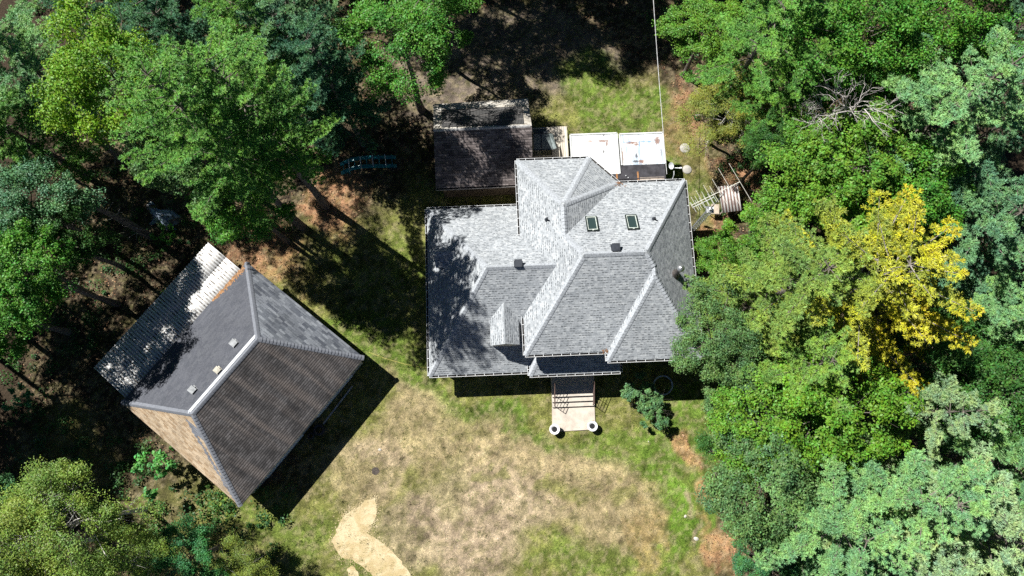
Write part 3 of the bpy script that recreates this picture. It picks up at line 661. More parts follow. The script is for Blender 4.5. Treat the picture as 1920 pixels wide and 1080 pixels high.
mb.bar((2.56, 17.2, 2.02), (2.56, 18.2, 2.37), .03, .03); mb.bar((2.06, 17.23, 2.02), (3.25, 17.23, 2.02), .04, .05); mb.bar((2.06, 18.2, 2.37), (3.03, 18.2, 2.37), .04, .04)
mb.bar((3.2, 17.3, .42), (3.2, 17.3, 2.0), .06, .06); mb.bar((2.12, 17.3, .42), (2.12, 17.3, 2.0), .06, .06); mb.build('frame', plain('dark_frame', (.06, .06, .06), .6), can)
for i, (x, y, s) in enumerate(((2.35, 16.0, .24), (2.95, 15.95, .22))):
    mb = MB(); p = hw(x, y, .42); mb.lathe([(s * .7, 0), (s, .35), (s * .95, .37), (s * .85, .3), (0, .3)], (0, 0, 0), 18)
    o = mb.build('planter_tub', plain('olive_tub', (.3, .3, .2) if i == 0 else (.36, .3, .25), .8)); o.location = p
    tag(o, ('olive green round tub in the shaded deck corner nearer the shed', 'pinkish grey round tub on the deck nearer the white panels')[i], 'tub')

# ------------------------------------------------------------------ garage (frame turned 51.8 degrees)
GA = 51.8; GO = (-7.2, 14.0, 0)
def gw(x, y, z=0.0): a, b = rot2(x, y, GA); return Vector((a, b, z))
garage = empty('garage', gw(GO[0], GO[1]), R(GA), 'square garage with steep hip roof in mismatched dark, tan and grey shingles', 'garage')
GE = 2.4
ga, gb, gc, gd = (-12.48, 9.4, GE), (-12.48, 18.65, GE), (-1.95, 18.65, GE), (-1.95, 9.4, GE)   # S corner, W, N, E
g0, g1 = (-9.78, 14.02, 4.98), (-4.62, 14.02, 4.98)
M_gSE = shingles('old_three_tab', [(.078, .074, .075), (.108, .102, .103), (.15, .142, .143)], row=.135, wid=.3, dash=.0, line=.8, big=.22, bigscale=.9, streak=.5, stain=(.25, .21, .19))
M_gNE = shingles('blue_grey_laminate', [(.10, .11, .135), (.16, .175, .20), (.21, .225, .255), (.29, .31, .34)], row=.17, wid=.42, dash=.25, dashdark=.6, big=.15)
M_gNW = shingles('charcoal_shingles', [(.075, .08, .095), (.088, .092, .108), (.10, .105, .12)], row=.143, wid=.3, dash=.12, dashdark=.75, big=.06)
M_gSW = shingles('tan_shingles', [(.36, .25, .155), (.48, .36, .24), (.58, .46, .33), (.42, .32, .22)], row=.15, wid=.32, dash=.4, dashdark=.55, big=.12)
mb = MB(GO)
nSE = mb.slope([ga, gd, g1, g0], 0); nNE = mb.slope([gd, gc, g1], 1); nNW = mb.slope([gc, gb, g0, g1], 2); nSW = mb.slope([gb, ga, g0], 3)
fascia(mb, [ga, gb, gc, gd], .16, 4)
groof = mb.build('roof', [M_gSE, M_gNE, M_gNW, M_gSW, plain('grey_fascia', (.35, .33, .32), .7)], garage)
M_gcap = plain('slate_cap', (.17, .18, .205), .85, 0, .15, .12, 9); M_gcapd = plain('slate_cap_edge', (.09, .095, .11), .9)
for a, b, n1, n2, w_ in ((gc, g1, nNW, nNE, .17), (gd, g1, nNE, nSE, .17), (ga, g0, nSE, nSW, .17), (gb, g0, nSW, nNW, .17), (g0, g1, nNW, nSE, .16)):
    cp = MB(GO); caps(cp, a, b, n1, n2, w_, .19); cp.build('hip_cap' if a is not g0 else 'ridge_cap', [M_gcap, M_gcapd], groof)
mb = MB(GO)      # pale metal strip along the NW side of the ridge
for s0, s1, m_ in ((.17, .36, 0),):
    def nwp(x, d, lift): return Vector((x, 14.02 + d, 4.98 - d * (2.58 / 4.63) + lift))
    a = [nwp(-9.85, s0, .03), nwp(-4.72, s0, .03), nwp(-4.5, s1, .02), nwp(-10.0, s1, .02)]; mb.face(a); 
    for i in range(4): mb.face([a[i], a[(i + 1) % 4], a[(i + 1) % 4] - Vector((0, 0, .03)), a[i] - Vector((0, 0, .03))])
mb.build('ridge_flashing', plain('pale_flashing', (.55, .57, .6), .4, 0, .5, .06), groof)
# bluish repair courses on the tan slope: stepped strips following the lower hip and a diagonal
M_rep = shingles('grey_repair_shingles', [(.15, .16, .185), (.2, .21, .24), (.25, .26, .29)], row=.15, wid=.32, dash=.3, dashdark=.6, big=.05)
mb = MB(GO); rg = random.Random(4)
slSW = 2.58 / 2.70
def swp(y, dz): return Vector((-12.48 + dz / slSW - .0, y, GE + dz)) + Vector(nSW) * .012
rows = 26
for i in range(rows):
    z0 = .12 + i * (2.15 / rows); z1 = z0 + 2.15 / rows * 1.02
    f = z0 / 2.58                                         # 0 eave .. 1 ridge
    yhip = 9.4 + (14.02 - 9.4) * f                        # the SE hip at this height
    jit = lambda k=.1: rg.uniform(-k, k)
    # strip beside the hip, and stepped diagonal peeling away from it downwards
    ya = yhip + .16 + f * 1.0 + jit(.07); yb = ya + .36 + jit(.09)
    if f < .80: mb.slope([swp(ya, z0), swp(yb, z0), swp(yb, z1), swp(ya, z1)])
    if .68 < f < .80: mb.slope([swp(yhip + .1, z0), swp(ya + .0, z0), swp(ya + .0, z1), swp(yhip + .1, z1)])
mb.build('repair_strip', M_rep, groof)
M_gv = plain('dull_vent_metal', (.26, .27, .28), .5, .3, .4)
for (x, y, s, lab, mat) in ((-5.68, 15.08, .36, 'silver vent nearer the north corner', M_gv), (-8.94, 15.1, .36, 'silver vent nearer the west corner', M_gv), (-7.28, 14.68, .32, 'cream box vent beside the ridge', plain('cream_vent', (.45, .42, .35), .6))):
    tag(box_vent((x, y, 4.98 - (y - 14.02) * (2.58 / 4.63)), nNW, s, garage, GO, mat=mat), lab)
mb = MB(GO); pts = []      # drift of pine needles in the corner by the lean-to
rg = random.Random(8)
for k in range(260):
    t = rg.random(); x = -2.3 - 2.6 * t; d = abs(rg.gauss(0, .16)) * (1.3 - t); y = 18.62 - d
    z = GE + d * (2.58 / 4.63) + .02; a = rg.uniform(0, 3.14); L = rg.uniform(.04, .1)
    c_ = Vector((x, y, z)); e = Vector((math.cos(a), math.sin(a), rg.uniform(-.1, .3))) * L; f_ = Vector((-math.sin(a), math.cos(a), 0)) * .03
    mb.face([c_ - e - f_, c_ + e - f_, c_ + e + f_, c_ - e + f_])
nd = mb.build('pine_needles', plain('brown_needles', (.36, .20, .10), .9, 0, .1, .4, 9)); nd.location = gw(GO[0], GO[1]); nd.rotation_euler = (0, 0, R(GA))
tag(nd, 'drift of orange brown pine needles along the garage eave', 'needles', kind='stuff')
mb = MB(GO); walls(mb, [(-12.1, 9.8), (-12.1, 18.25), (-2.35, 18.25), (-2.35, 9.8)], -.1, GE - .15); mb.build('wall', M_lap, garage)
for x in (-4.9, -9.4):
    mb = MB(GO)
    for k in range(4): mb.box((x, 9.78, .3 + k * .52), (3.2, .05, .5))
    mb.build('garage_door', M_white, garage)
# lean-to with corrugated sheets
lean = empty('lean_to', gw(-7.35, 20.2), R(GA), 'lean-to roofed with pale corrugated sheets along the garage back', 'lean-to'); LO = (-7.35, 20.2, 0)
g_ = NG('corrugated_plastic'); u, v_, _ = g_.xyz(g_.uv())
cell = g_.white(g_.comb(g_.math('FLOOR', g_.math('DIVIDE', u, .19)), g_.math('FLOOR', g_.math('DIVIDE', v_, .5))))
fr = g_.math('FRACT', g_.math('DIVIDE', u, .19))
nn = g_.noise(g_.comb(g_.math('FLOOR', g_.math('DIVIDE', u, .19)), g_.math('MULTIPLY', v_, .7)), 3.1, 2)
edge = g_.math('GREATER_THAN', g_.math('ABSOLUTE', g_.math('SUBTRACT', v_, 0.0)), 99.0)
dm = g_.math('MULTIPLY', g_.math('LESS_THAN', g_.math('ABSOLUTE', g_.math('SUBTRACT', fr, .5)), .17), g_.ramp(nn, .50, .60))
cc = g_.mix(g_.noise(g_.comb(u, v_), 4, 4), (.80, .77, .73), (.66, .69, .72)); cc = g_.mix(g_.math('MULTIPLY', g_.math('LESS_THAN', g_.math('ABSOLUTE', g_.math('SUBTRACT', fr, .5)), .2), .5), cc, (.34, .29, .25)); cc = g_.mix(dm, cc, (.13, .11, .095)); M_corr = g_.done(cc, .45, 0, .4)
x0, x1 = -12.22, -2.53; ya, yb = 18.6, 21.6; za, zb = 2.15, 1.85; per = .19; n = int((x1 - x0) / per * 8)
mb = MB(LO)
for i in range(n):
    xa, xb = x0 + (x1 - x0) * i / n, x0 + (x1 - x0) * (i + 1) / n
    ca, cb = [.028 * math.cos(2 * math.pi * (q - x0) / per) for q in (xa, xb)]
    e = .0
    for j in range(2):
        y0_, y1_ = (ya, ya + 1.4) if j == 0 else (ya + 1.34, yb); lz = .012 * (1 - j)
        zz = lambda y: za + (zb - za) * (y - ya) / (yb - ya)
        mb.face([(xa, y0_, zz(y0_) + ca + lz), (xb, y0_, zz(y0_) + cb + lz), (xb, y1_, zz(y1_) + cb + lz), (xa, y1_, zz(y1_) + ca + lz)], 0,
                [(xa - x0, y0_), (xb - x0, y0_), (xb - x0, y1_), (xa - x0, y1_)])
co = mb.build('corrugated_roof', M_corr, lean, smooth=True); so = co.modifiers.new('thick', 'SOLIDIFY'); so.thickness = .006
for y, z in ((19.1, 2.03), (20.3, 1.9), (21.45, 1.77)):
    mb = MB(LO); mb.bar((x0 + .1, y, z), (x1 - .1, y, z), .06, .1); mb.build('beam', M_wood, lean)
for x in (-12.0, -9.6, -7.3, -5.0, -2.75):
    mb = MB(LO); mb.box((x, 21.4, .83), (.1, .1, 1.75)); mb.build('post', M_wood, lean)
# ------------------------------------------------------------------ loose things round the yard
for (u, v, lab) in ((1040, 805, 'white round planter at the front left corner of the entrance pad'), (1111, 799, 'white round planter at the front right corner of the entrance pad')):
    p = at(u, v, .5); p.z = 0
    e_ = empty('planter', p, 0, lab, 'planter', 'white planters by the steps')
    mb = MB(); mb.lathe([(0, 0), (.2, 0), (.21, .05), (.17, .12), (.25, .3), (.3, .46), (.31, .52), (.27, .52), (.2, .42), (.0, .40)], n=28); mb.build('pot', M_white, e_, smooth=True)
    mb = MB(); mb.lathe([(.0, .44), (.15, .43), (.19, .405)], n=20); mb.build('soil', M_dark, e_)
mb = MB(HO); slab(mb, [(2.42, -.02), (5.02, .02), (5.06, 1.46), (2.48, 1.44)], -.05, .07, 0, 0)
pad = mb.build('entrance_pad', plain('pale_concrete', (.50, .44, .375), .9, 0, .1, .16, 2.2, .2)); pad.location = hw(HO[0], HO[1]); pad.rotation_euler = (0, 0, R(HA)); tag(pad, kind='structure', label='pale concrete pad before the steps')
mb = MB(HO)
mb.face([(4.66, .05, .074), (4.98, .06, .074), (4.98, .55, .074), (4.9, .58, .074), (4.66, .5, .074)]); s_ = mb.build('rust_mark', plain('rust_stain', (.36, .24, .14), .9)); s_.parent = pad
for (u, v, r_, lab) in ((1284, 278, .33, 'round concrete septic lid nearer the trees'), (1288, 318, .30, 'round concrete septic lid nearer the house corner')):
    mb = MB(); mb.lathe([(0, .06), (r_ * .55, .062), (r_ * .6, .05), (r_ * .95, .05), (r_, .03), (r_, -.05)], n=28)
    o = mb.build('septic_lid', plain('lid_concrete', (.38, .36, .33), .9, 0, .1, .12, 5), smooth=True); o.location = at(u, v); tag(o, lab, 'lid', 'septic lids in the back yard')
# antenna tower
tp = hw(10.98, 11.2); TO = (0, 0, 0)
tow = empty('antenna_tower', tp, 0, 'lattice antenna tower beside the right wall of the house', 'antenna tower')
mb = MB(); legs = [(.16 * math.cos(R(a)), .16 * math.sin(R(a))) for a in (90, 210, 330)]
for x, y in legs: mb.tube([(x, y, 0), (x, y, 7.3)], .018, 6)
k = 0; z = .2
while z < 7.2:
    for i in range(3):
        a, b = legs[i], legs[(i + 1) % 3]; mb.tube([(*a, z), (*b, z)], .009, 4, cap=False); mb.tube([(*a, z), (*b, z + .33)], .009, 4, cap=False)
    z += .33
mb.box((0, 0, 7.32), (.42, .36, .05)); mb.build('lattice', M_galv, tow)
mb = MB(); mb.tube([(0, 0, 7.2), (0, 0, 9.75)], .025, 8); mb.build('mast', plain('dark_mast', (.08, .08, .09), .5), tow)
mb = MB(); mb.box((.05, 0, 7.5), (.2, .14, .16)); mb.build('rotor_box', M_alu, tow)
ant = MB(); a0, a1 = at(1296, 385, 9.6) - tp, at(1387, 341, 9.6) - tp; a0.z = a1.z = 9.6
ant.bar(a0, a1, .03, .03); bd = (a1 - a0); ed = Vector((-bd.y, bd.x, 0)).normalized()
for t, L_ in ((0, .35), (.07, .8), (.14, .7), (.21, 1.15), (.29, .8), (.38, 1.3), (.47, .95), (.58, 1.5), (.78, 2.2), (1.0, 2.2)):
    c_ = a0 + bd * t + Vector((0, 0, .02)); ant.tube([c_ - ed * L_ * .5, c_ + ed * L_ * .5], .0095, 5)
ant.build('antenna', plain('pale_aluminium', (.75, .72, .62), .35, .2, .5, .05), tow)
mb = MB(); c_ = a0.lerp(a1, .12); c_.z = 8.9; d_ = (a1 - a0).normalized(); mb.bar(c_, c_ + d_ * 1.2, .03, .03)
for t in (0, .25, .5, .75, 1.0, 1.2): mb.tube([c_ + d_ * t - ed * .3, c_ + d_ * t + ed * .3], .01, 5)
mb.build('antenna', M_alu, tow)
# corrugated shelter and small table at the wood edge
sp = at(1368, 372, 1.1); sp.z = 0
sh = empty('small_shelter', sp, R(8), 'small shelter of striped pale corrugated sheet half under the shrubs', 'shelter')
mb = MB(); per = .2; n = 56
for i in range(n):
    xa, xb = -.62 + 1.24 * i / n, -.62 + 1.24 * (i + 1) / n; za_, zb_ = [.03 * math.cos(2 * math.pi * q / per) for q in (xa, xb)]
    mb.face([(xa, -.85, 1.0 + za_), (xb, -.85, 1.0 + zb_), (xb, .8, 1.3 + zb_), (xa, .8, 1.3 + za_)])
g_ = NG('striped_sheet'); xo = g_.xyz(g_.ob())[0]; fr = g_.math('FRACT', g_.math('DIVIDE', xo, .2))
cc = g_.mix(g_.math('LESS_THAN', g_.math('ABSOLUTE', g_.math('SUBTRACT', fr, .5)), .2), (.6, .58, .56), (.22, .13, .11)); cc = g_.mix(g_.ramp(g_.noise(g_.ob(), 3), .5, .75), cc, (.3, .22, .2))
o = mb.build('corrugated_sheet', g_.done(cc, .6), sh, smooth=True); so = o.modifiers.new('t', 'SOLIDIFY'); so.thickness = .006
for x, y in ((-.55, -.75), (.55, -.75), (-.55, .7), (.55, .7)):
    mb = MB(); mb.box((x, y, .46 + (.09 if y > 0 else 0)), (.07, .07, .96 + (.18 if y > 0 else 0))); mb.build('post', M_wood, sh)
tp2 = at(1341, 392, .55); tp2.z = 0
tb = empty('garden_table', tp2, R(-4), 'small beige board table beside the antenna tower', 'table')
mb = MB(); mb.box((0, 0, .55), (.5, .66, .04)); mb.build('table_top', plain('beige_board', (.42, .35, .28), .8), tb, bevel=.008)
for x in (-.19, .19):
    for y in (-.27, .27): mb = MB(); mb.box((x, y, .26), (.05, .05, .53)); mb.build('leg', M_wood, tb)
# hoop leaning among the shrubs
mb = MB(); rr_ = .56
mb.tube([(rr_ * math.cos(2 * math.pi * k / 40), rr_ * math.sin(2 * math.pi * k / 40), .06) for k in range(41)], .045, 8)
o = mb.build('hoop', plain('blue_grey_hose', (.42, .48, .56), .5), smooth=True); o.location = at(1243, 722, .1); o.rotation_euler = (R(6), R(-4), 0); tag(o, 'blue grey ring of coiled pipe in the shade beside the shrub', 'hoop')
# tyres and plank in the garage shadow
for (u, v, r_, lab) in ((598, 806, .34, 'dark tyre lying flat in the garage shadow'), (583, 817, .2, 'smaller tyre touching the larger one in the garage shadow')):
    mb = MB(); mb.lathe([(r_ * .55, .04), (r_ * .6, .18), (r_ * .85, .2), (r_, .15), (r_, .05), (r_ * .85, 0), (r_ * .58, 0), (r_ * .55, .04)], n=28)
    o = mb.build('tyre', plain('tyre_rubber', (.05, .05, .055), .7), smooth=True); o.location = at(u, v, .1) - Vector((0, 0, .1)); tag(o, lab, 'tyre', 'tyres by the garage')
mb = MB(); mb.bar(at(661, 724, .05), at(606, 795, .05), .09, .05); o = mb.build('plank', plain('grey_plank', (.4, .4, .4), .8)); tag(o, 'grey plank on the grass in the garage shadow', 'plank')
# teal climbing frame under the pines
cp0, cp1 = at(638, 314, .4), at(741, 300, .4); ctr = (cp0 + cp1) / 2; ctr.z = 0; Lc = (cp1 - cp0).length; az = math.atan2(cp1.y - cp0.y, cp1.x - cp0.x)
cl = empty('climbing_frame', ctr, az, 'teal plastic climbing frame with two arched rails and white rungs on orange litter', 'climbing frame')
M_teal = plain('teal_plastic', (.015, .26, .30), .35, 0, .5, .12)
def arc(t): return .25 + .55 * math.sin(math.pi * t) ** .7
for s, lab in ((1, 'rear rail'), (-1, 'front rail')):
    mb = MB(); n = 20
    for i in range(n):
        t0, t1 = i / n, (i + 1) / n
        mb.bar((-Lc / 2 + Lc * t0, s * .3 + .06 * math.sin(6 * t0), arc(t0) - .12), (-Lc / 2 + Lc * t1 + .01, s * .3 + .06 * math.sin(6 * t1), arc(t1) - .12), .20, .12)
    tag(mb.build('rail', M_teal, cl), lab)
for i in range(9):
    t = .06 + .88 * i / 8; mb = MB(); mb.tube([(-Lc / 2 + Lc * t, -.4, arc(t) - .02), (-Lc / 2 + Lc * t, .4, arc(t) - .02)], .028, 8); mb.build('rung', M_white if i % 2 else M_teal, cl)
for x in (-.36, .36):
    for s in (-1, 1): mb = MB(); mb.box((x * Lc, s * .3, .22), (.09, .09, .46)); mb.build('leg', M_teal, cl)
# crumpled tarp over a brush heap
tpp = at(303, 405, .4); n = 46; xs, ys = np.meshgrid(np.linspace(-1, 1, n), np.linspace(-1, 1, n))
rr = np.sqrt(xs ** 2 + ys ** 2); hh = np.clip(1 - rr, 0, 1) ** .7 * .55 + np.abs(fbm(xs, ys, 8, 2.2, 4) - .5) * .75 * np.clip(1.1 - rr, .1, 1)
XX = xs * (1.0 + .25 * np.sin(3 * ys)) * 1.0; YY = ys * (.62 + .15 * np.sin(5 * xs)) - .35 * xs
co = np.stack([XX, YY, hh + .02], -1).reshape(-1, 3); idx = np.arange(n * n).reshape(n, n)
fa = np.stack([idx[:-1, :-1], idx[:-1, 1:], idx[1:, 1:], idx[1:, :-1]], -1).reshape(-1, 4)
g_ = NG('blue_grey_tarp'); nz = g_.noise(g_.ob(), 1.4, 3, .6, .5); M_tarp = g_.done(g_.mix(g_.ramp(nz, .5, .6), (.26, .33, .42), (.16, .12, .09)), .35, 0, .5)
me = np_mesh('tarp', co, fa, M_tarp, True); o = bpy.data.objects.new('tarp', me); col.objects.link(o); o.location = (tpp.x, tpp.y, 0); tag(o, 'crumpled blue grey tarp heaped over brush between the fallen trunks', 'tarp')
# overhead service wire and its pole beyond the frame
wp = [at(1216, -150, 7.5), hw(9.65, 14.45, 4.3)]
mb = MB(); pts = []
for k in range(25):
    t = k / 24; p = wp[0].lerp(wp[1], t); p.z -= .25 * math.sin(math.pi * t); pts.append(p)
mb.tube(pts, .019, 6, cap=False); o = mb.build('overhead_wire', plain('pale_cable', (.5, .5, .5), .5)); tag(o, 'thin pale service wire running from the trees to the house corner', 'wire')
pe_ = empty('utility_pole', (wp[0].x, wp[0].y, 0), 0, 'wooden utility pole carrying the service wire at the back of the yard', 'pole')
mb = MB(); mb.tube([(0, 0, 0), (0, 0, 8)], [.15, .11], 12); mb.build('pole', M_bark, pe_); mb = MB(); mb.box((0, 0, 7.5), (1.2, .1, .1)); mb.build('crossarm', M_wood, pe_)
# thin pale garden line on the lawn
mb = MB(); mb.tube([at(u, v, .02) for u, v in ((690, 660), (722, 672), (760, 683), (800, 690))], .014, 5); o = mb.build('garden_hose', plain('yellow_hose', (.45, .4, .12), .6)); tag(o, 'thin yellowish hose across the grass right of the garage corner', 'hose')
# stones and scraps lying on the lawn
rg = random.Random(12)
for i, (u, v, s_) in enumerate(((712, 843, .11), (1285, 968, .1), (1216, 828, .05), (1305, 1010, .16), (640, 790, .05))):
    mb = MB(); prof = [(0, .5), (.5, .42), (.9, .2), (1, 0), (.9, -.2)]; mb.lathe([(r * s_ * rg.uniform(.85, 1.1), z * s_) for r, z in prof], n=9)
    o = mb.build('stone', plain('pale_stone', (.5, .47, .42), .9)); o.location = at(u, v); o.scale = (1, .7, .8); o.rotation_euler = (0, 0, i)
    tag(o, ('pale stone beside a green tuft left of the dry lawn', 'pale stone on the green strip below the dark shrubs', 'tiny pale stone on the grass right of the planters', 'large pale stone near the orange litter at lower right', 'tiny pale stone inside the garage shadow')[i], 'stone')
# ------------------------------------------------------------------ trees: tapered trunks, limbs, crowns of leaf-sized faces
def leaf_mat(name, yellow=False, trans=.17):
    g = NG(name); oi = g.n('ShaderNodeObjectInfo'); ge = g.n('ShaderNodeNewGeometry'); rnd = ge.outputs['Random Per Island']
    o = g.ob(); n1 = g.noise(o, .55, 3, .6); n2 = g.noise(o, 2.4, 2, .5)
    base = oi.outputs['Color']
    if yellow:
        x, y, z = g.xyz(o)
        k = g.math('ADD', g.math('MULTIPLY', x, .30), g.math('MULTIPLY', g.math('SUBTRACT', n1, .5), 2.2))
        k = g.math('ADD', k, g.math('MULTIPLY', g.math('SUBTRACT', rnd, .5), 1.1))
        base = g.mix(g.ramp(k, -.7, .75), base, g.mix(g.ramp(n2, .35, .65), (.46, .38, .04), (.42, .43, .055)))
    c = g.mix(g.ramp(n1, .3, .7), g.mix(1.0, base, (.72, .82, .90), 'MULTIPLY'), g.mix(1.0, base, (1.22, 1.18, .98), 'MULTIPLY'))
    c = g.mix(g.ramp(n2, .35, .65), c, g.mix(1.0, c, (1.25, 1.12, .9), 'MULTIPLY'))
    hs = g.n('ShaderNodeHueSaturation'); g.l(c, hs.inputs['Color']); hs.inputs['Saturation'].default_value = 1.04
    g.l(g.math('MULTIPLY_ADD', rnd, .05, .475), hs.inputs['Hue']); g.l(g.math('MULTIPLY_ADD', rnd, .6, .7), hs.inputs['Value'])
    c = hs.outputs[0]; g.done(c, .5, 0, .27)
    tr = g.n('ShaderNodeBsdfTranslucent'); g.l(g.mix(1.0, c, (1.2, 1.3, .5), 'MULTIPLY'), tr.inputs[0])
    mx = g.n('ShaderNodeMixShader'); mx.inputs[0].default_value = trans
    g.l(g.b.outputs[0], mx.inputs[1]); g.l(tr.outputs[0], mx.inputs[2]); g.l(mx.outputs[0], g.out.inputs[0]); return g.m
M_leaf = leaf_mat('leaves'); M_needle = leaf_mat('needles', trans=.13); M_yneedle = leaf_mat('yellowing_needles', True, .12)
M_trunk = plain('grey_bark', (.16, .14, .12), .95, 0, .1, .45, 7, .5); M_dead = plain('bleached_wood', (.50, .46, .44), .8, 0, .1, .25, 6)
M_pale = plain('grey_branch_bark', (.27, .24, .22), .9, 0, .1, .3, 7)
M_birch = plain('birch_bark', (.55, .52, .48), .8, 0, .1, .35, 8)

def unit(a): return a / (np.linalg.norm(a, axis=-1, keepdims=True) + 1e-9)
def leaves_at(P, out, rg, size, up=.55, aspect=.62):
    """rhombic leaves at points P, facing a blend of outward, upward and random"""
    n = len(P); nr = unit(out * .55 + np.array([0, 0, up]) + rg.normal(0, .50, (n, 3)))
    t = unit(np.cross(nr, rg.normal(0, 1, (n, 3)))); b = np.cross(nr, t); s = size * rg.uniform(.65, 1.3, (n, 1))
    fold = nr * s * .12
    co = np.stack([P - t * s, P - b * s * aspect + fold, P + t * s, P + b * s * aspect + fold], 1).reshape(-1, 3)
    return co, np.arange(4 * n).reshape(-1, 4)
def crown_dec(seed, Rr=3.0, H=12.0, size=.054, lobes=22, sub=10, per=150, ragged_=.25, low=-.30, flat=.85):
    rg = np.random.default_rng(seed); pts = []; outs = []; tips = []
    cz = H - Rr * flat * 1.02; ph = rg.uniform(0, 6.28, 6)
    for i in range(lobes):
        zf = 1 - (i + .5) / lobes * (1 - low); a = i * 2.39996 + rg.normal(0, .3); rxy = math.sqrt(max(0, 1 - zf * zf))
        d = np.array([rxy * math.cos(a), rxy * math.sin(a), zf])
        shp = 1 + ragged_ * (math.sin(2 * a + ph[0]) * .5 + math.sin(3 * a + ph[1]) * .6 + math.sin(5 * a + ph[2]) * .3) + rg.normal(0, ragged_ * .35)
        lc = np.array([0, 0, cz]) + d * np.array([Rr, Rr, Rr * flat]) * .72 * shp
        tips.append(lc.copy()); lr = Rr * rg.uniform(.25, .40)
        for j in range(sub):
            dd = unit(rg.normal(0, 1, 3) + d * .9 + np.array([0, 0, .35])); sc_ = lc + dd * lr * rg.uniform(.35, 1.0); sr = lr * rg.uniform(.26, .46)
            k = int(per * rg.uniform(.6, 1.3)); q = unit(rg.normal(0, 1, (k, 3)) + np.array([0, 0, .45]))
            rad = sr * rg.uniform(.45, 1.08, (k, 1)); p = sc_ + q * rad * np.array([1.25, 1.25, .7])
            pts.append(p); outs.append(q)
    P = np.concatenate(pts); O = np.concatenate(outs); co, fa = leaves_at(P, O, rg, size)
    return co, fa, tips
def limb_mesh(seed, tips, H, r0, dark=0, wig=.35, name='trunk', mat=None, zl=.35, twigs=2, lean=(0, 0)):
    rg = random.Random(seed); mb = MB(); top = H * .86
    tr = [(lean[0] * (k / 6) + rg.uniform(-.08, .08) * (k > 0), lean[1] * (k / 6) + rg.uniform(-.08, .08) * (k > 0), top * k / 6 - (.15 if k == 0 else 0)) for k in range(7)]
    mb.tube(tr, [r0 * (1.25 if k == 0 else 1) * (1 - .82 * k / 6) for k in range(7)], 10)
    for t in tips:
        t = Vector(t); z0 = max(H * zl, min(top * .95, t.z - (Vector((t.x, t.y)).length) * rg.uniform(.5, .9)))
        f = z0 / top; i = min(5, int(f * 6)); a = Vector(tr[i]).lerp(Vector(tr[i + 1]), f * 6 - i)
        m1 = a.lerp(t, .4) + Vector((rg.uniform(-wig, wig), rg.uniform(-wig, wig), rg.uniform(0, wig))) * .6; m2 = a.lerp(t, .75) + Vector((rg.uniform(-wig, wig), rg.uniform(-wig, wig), 0)) * .5
        rb = r0 * .38 * (1 - f * .6); mb.tube([a, m1, m2, t], [rb, rb * .7, rb * .42, rb * .15], 6, cap=False)
        for k in range(twigs):
            e = t + Vector((rg.gauss(0, .6), rg.gauss(0, .6), rg.uniform(-.1, .6))); mb.tube([m2, (m2 + e) / 2 + Vector((0, 0, .06)), e], [rb * .3, rb * .2, rb * .06], 4, cap=False)
    return mb
def crown_pine(seed, Rr=3.2, H=15.0, z0=.28, nw=10, nb=6, tuft=.135, nn=30, droop=.05):
    rg = np.random.default_rng(seed); T = []; D = []; branches = []
    for w_ in range(nw):
        s = w_ / (nw - 1); z = H * (z0 + (1 - z0) * s ** .9) - .2; Lm = Rr * (1 - s) ** .62 * (1 if s > .2 else .75 + 1.2 * s) + .28
        for b_ in range(nb):
            a = 2 * math.pi * (b_ / nb + rg.uniform(-.07, .07)) + w_ * 1.1; L = Lm * rg.uniform(.62, 1.18); up = .12 + .55 * s + rg.normal(0, .06)
            d = np.array([math.cos(a), math.sin(a), 0]); sd_ = np.array([-math.sin(a), math.cos(a), 0]); st = np.array([0, 0, z])
            f = lambda t: st + d * L * t + np.array([0, 0, L * (up * t - droop * t * t * 2 + .10 * t ** 3)])
            branches.append((f(0), f(.5), f(1), L))
            t = .27
            while t < 1.0:
                for sg in (-1, 1):
                    tl = (.20 + .50 * (1 - abs(t - .45))) * min(L, 2.4) * .30 * rg.uniform(.6, 1.2); k = max(1, int(tl / .12))
                    for j in range(1, k + 1):
                        q = j / k * tl; T.append(f(t) + (d * .62 + sg * sd_ * .78) * q + np.array([0, 0, .05 * j * rg.uniform(.2, 1)])); D.append(d * .45 + sg * sd_ * .4)
                T.append(f(t)); D.append(d * .5); t += .15 / L * rg.uniform(.8, 1.25)
            T.append(f(1.03)); D.append(d)
    T = np.array(T); D = np.array(D); n = len(T)
    keep = rg.random(n) < .93; T, D = T[keep], D[keep]; n = len(T)
    T = T + rg.normal(0, .035, (n, 3)); ts = tuft * rg.uniform(.7, 1.25, n)
    nd = unit(np.repeat(D, nn, 0) * .8 + rg.normal(0, .62, (n * nn, 3)) * np.array([1, 1, .6]) + np.array([0, 0, .30])); C = np.repeat(T, nn, 0); L = np.repeat(ts, nn)[:, None] * rg.uniform(.7, 1.15, (n * nn, 1))
    sdv = unit(np.cross(nd, np.array([-.25, .18, 1.0]) + rg.normal(0, .38, (n * nn, 3)))) * .0125
    co = np.stack([C - sdv, C + sdv, C + nd * L + sdv * .5, C + nd * L - sdv * .5], 1).reshape(-1, 3)
    return co, np.arange(4 * n * nn).reshape(-1, 4), branches
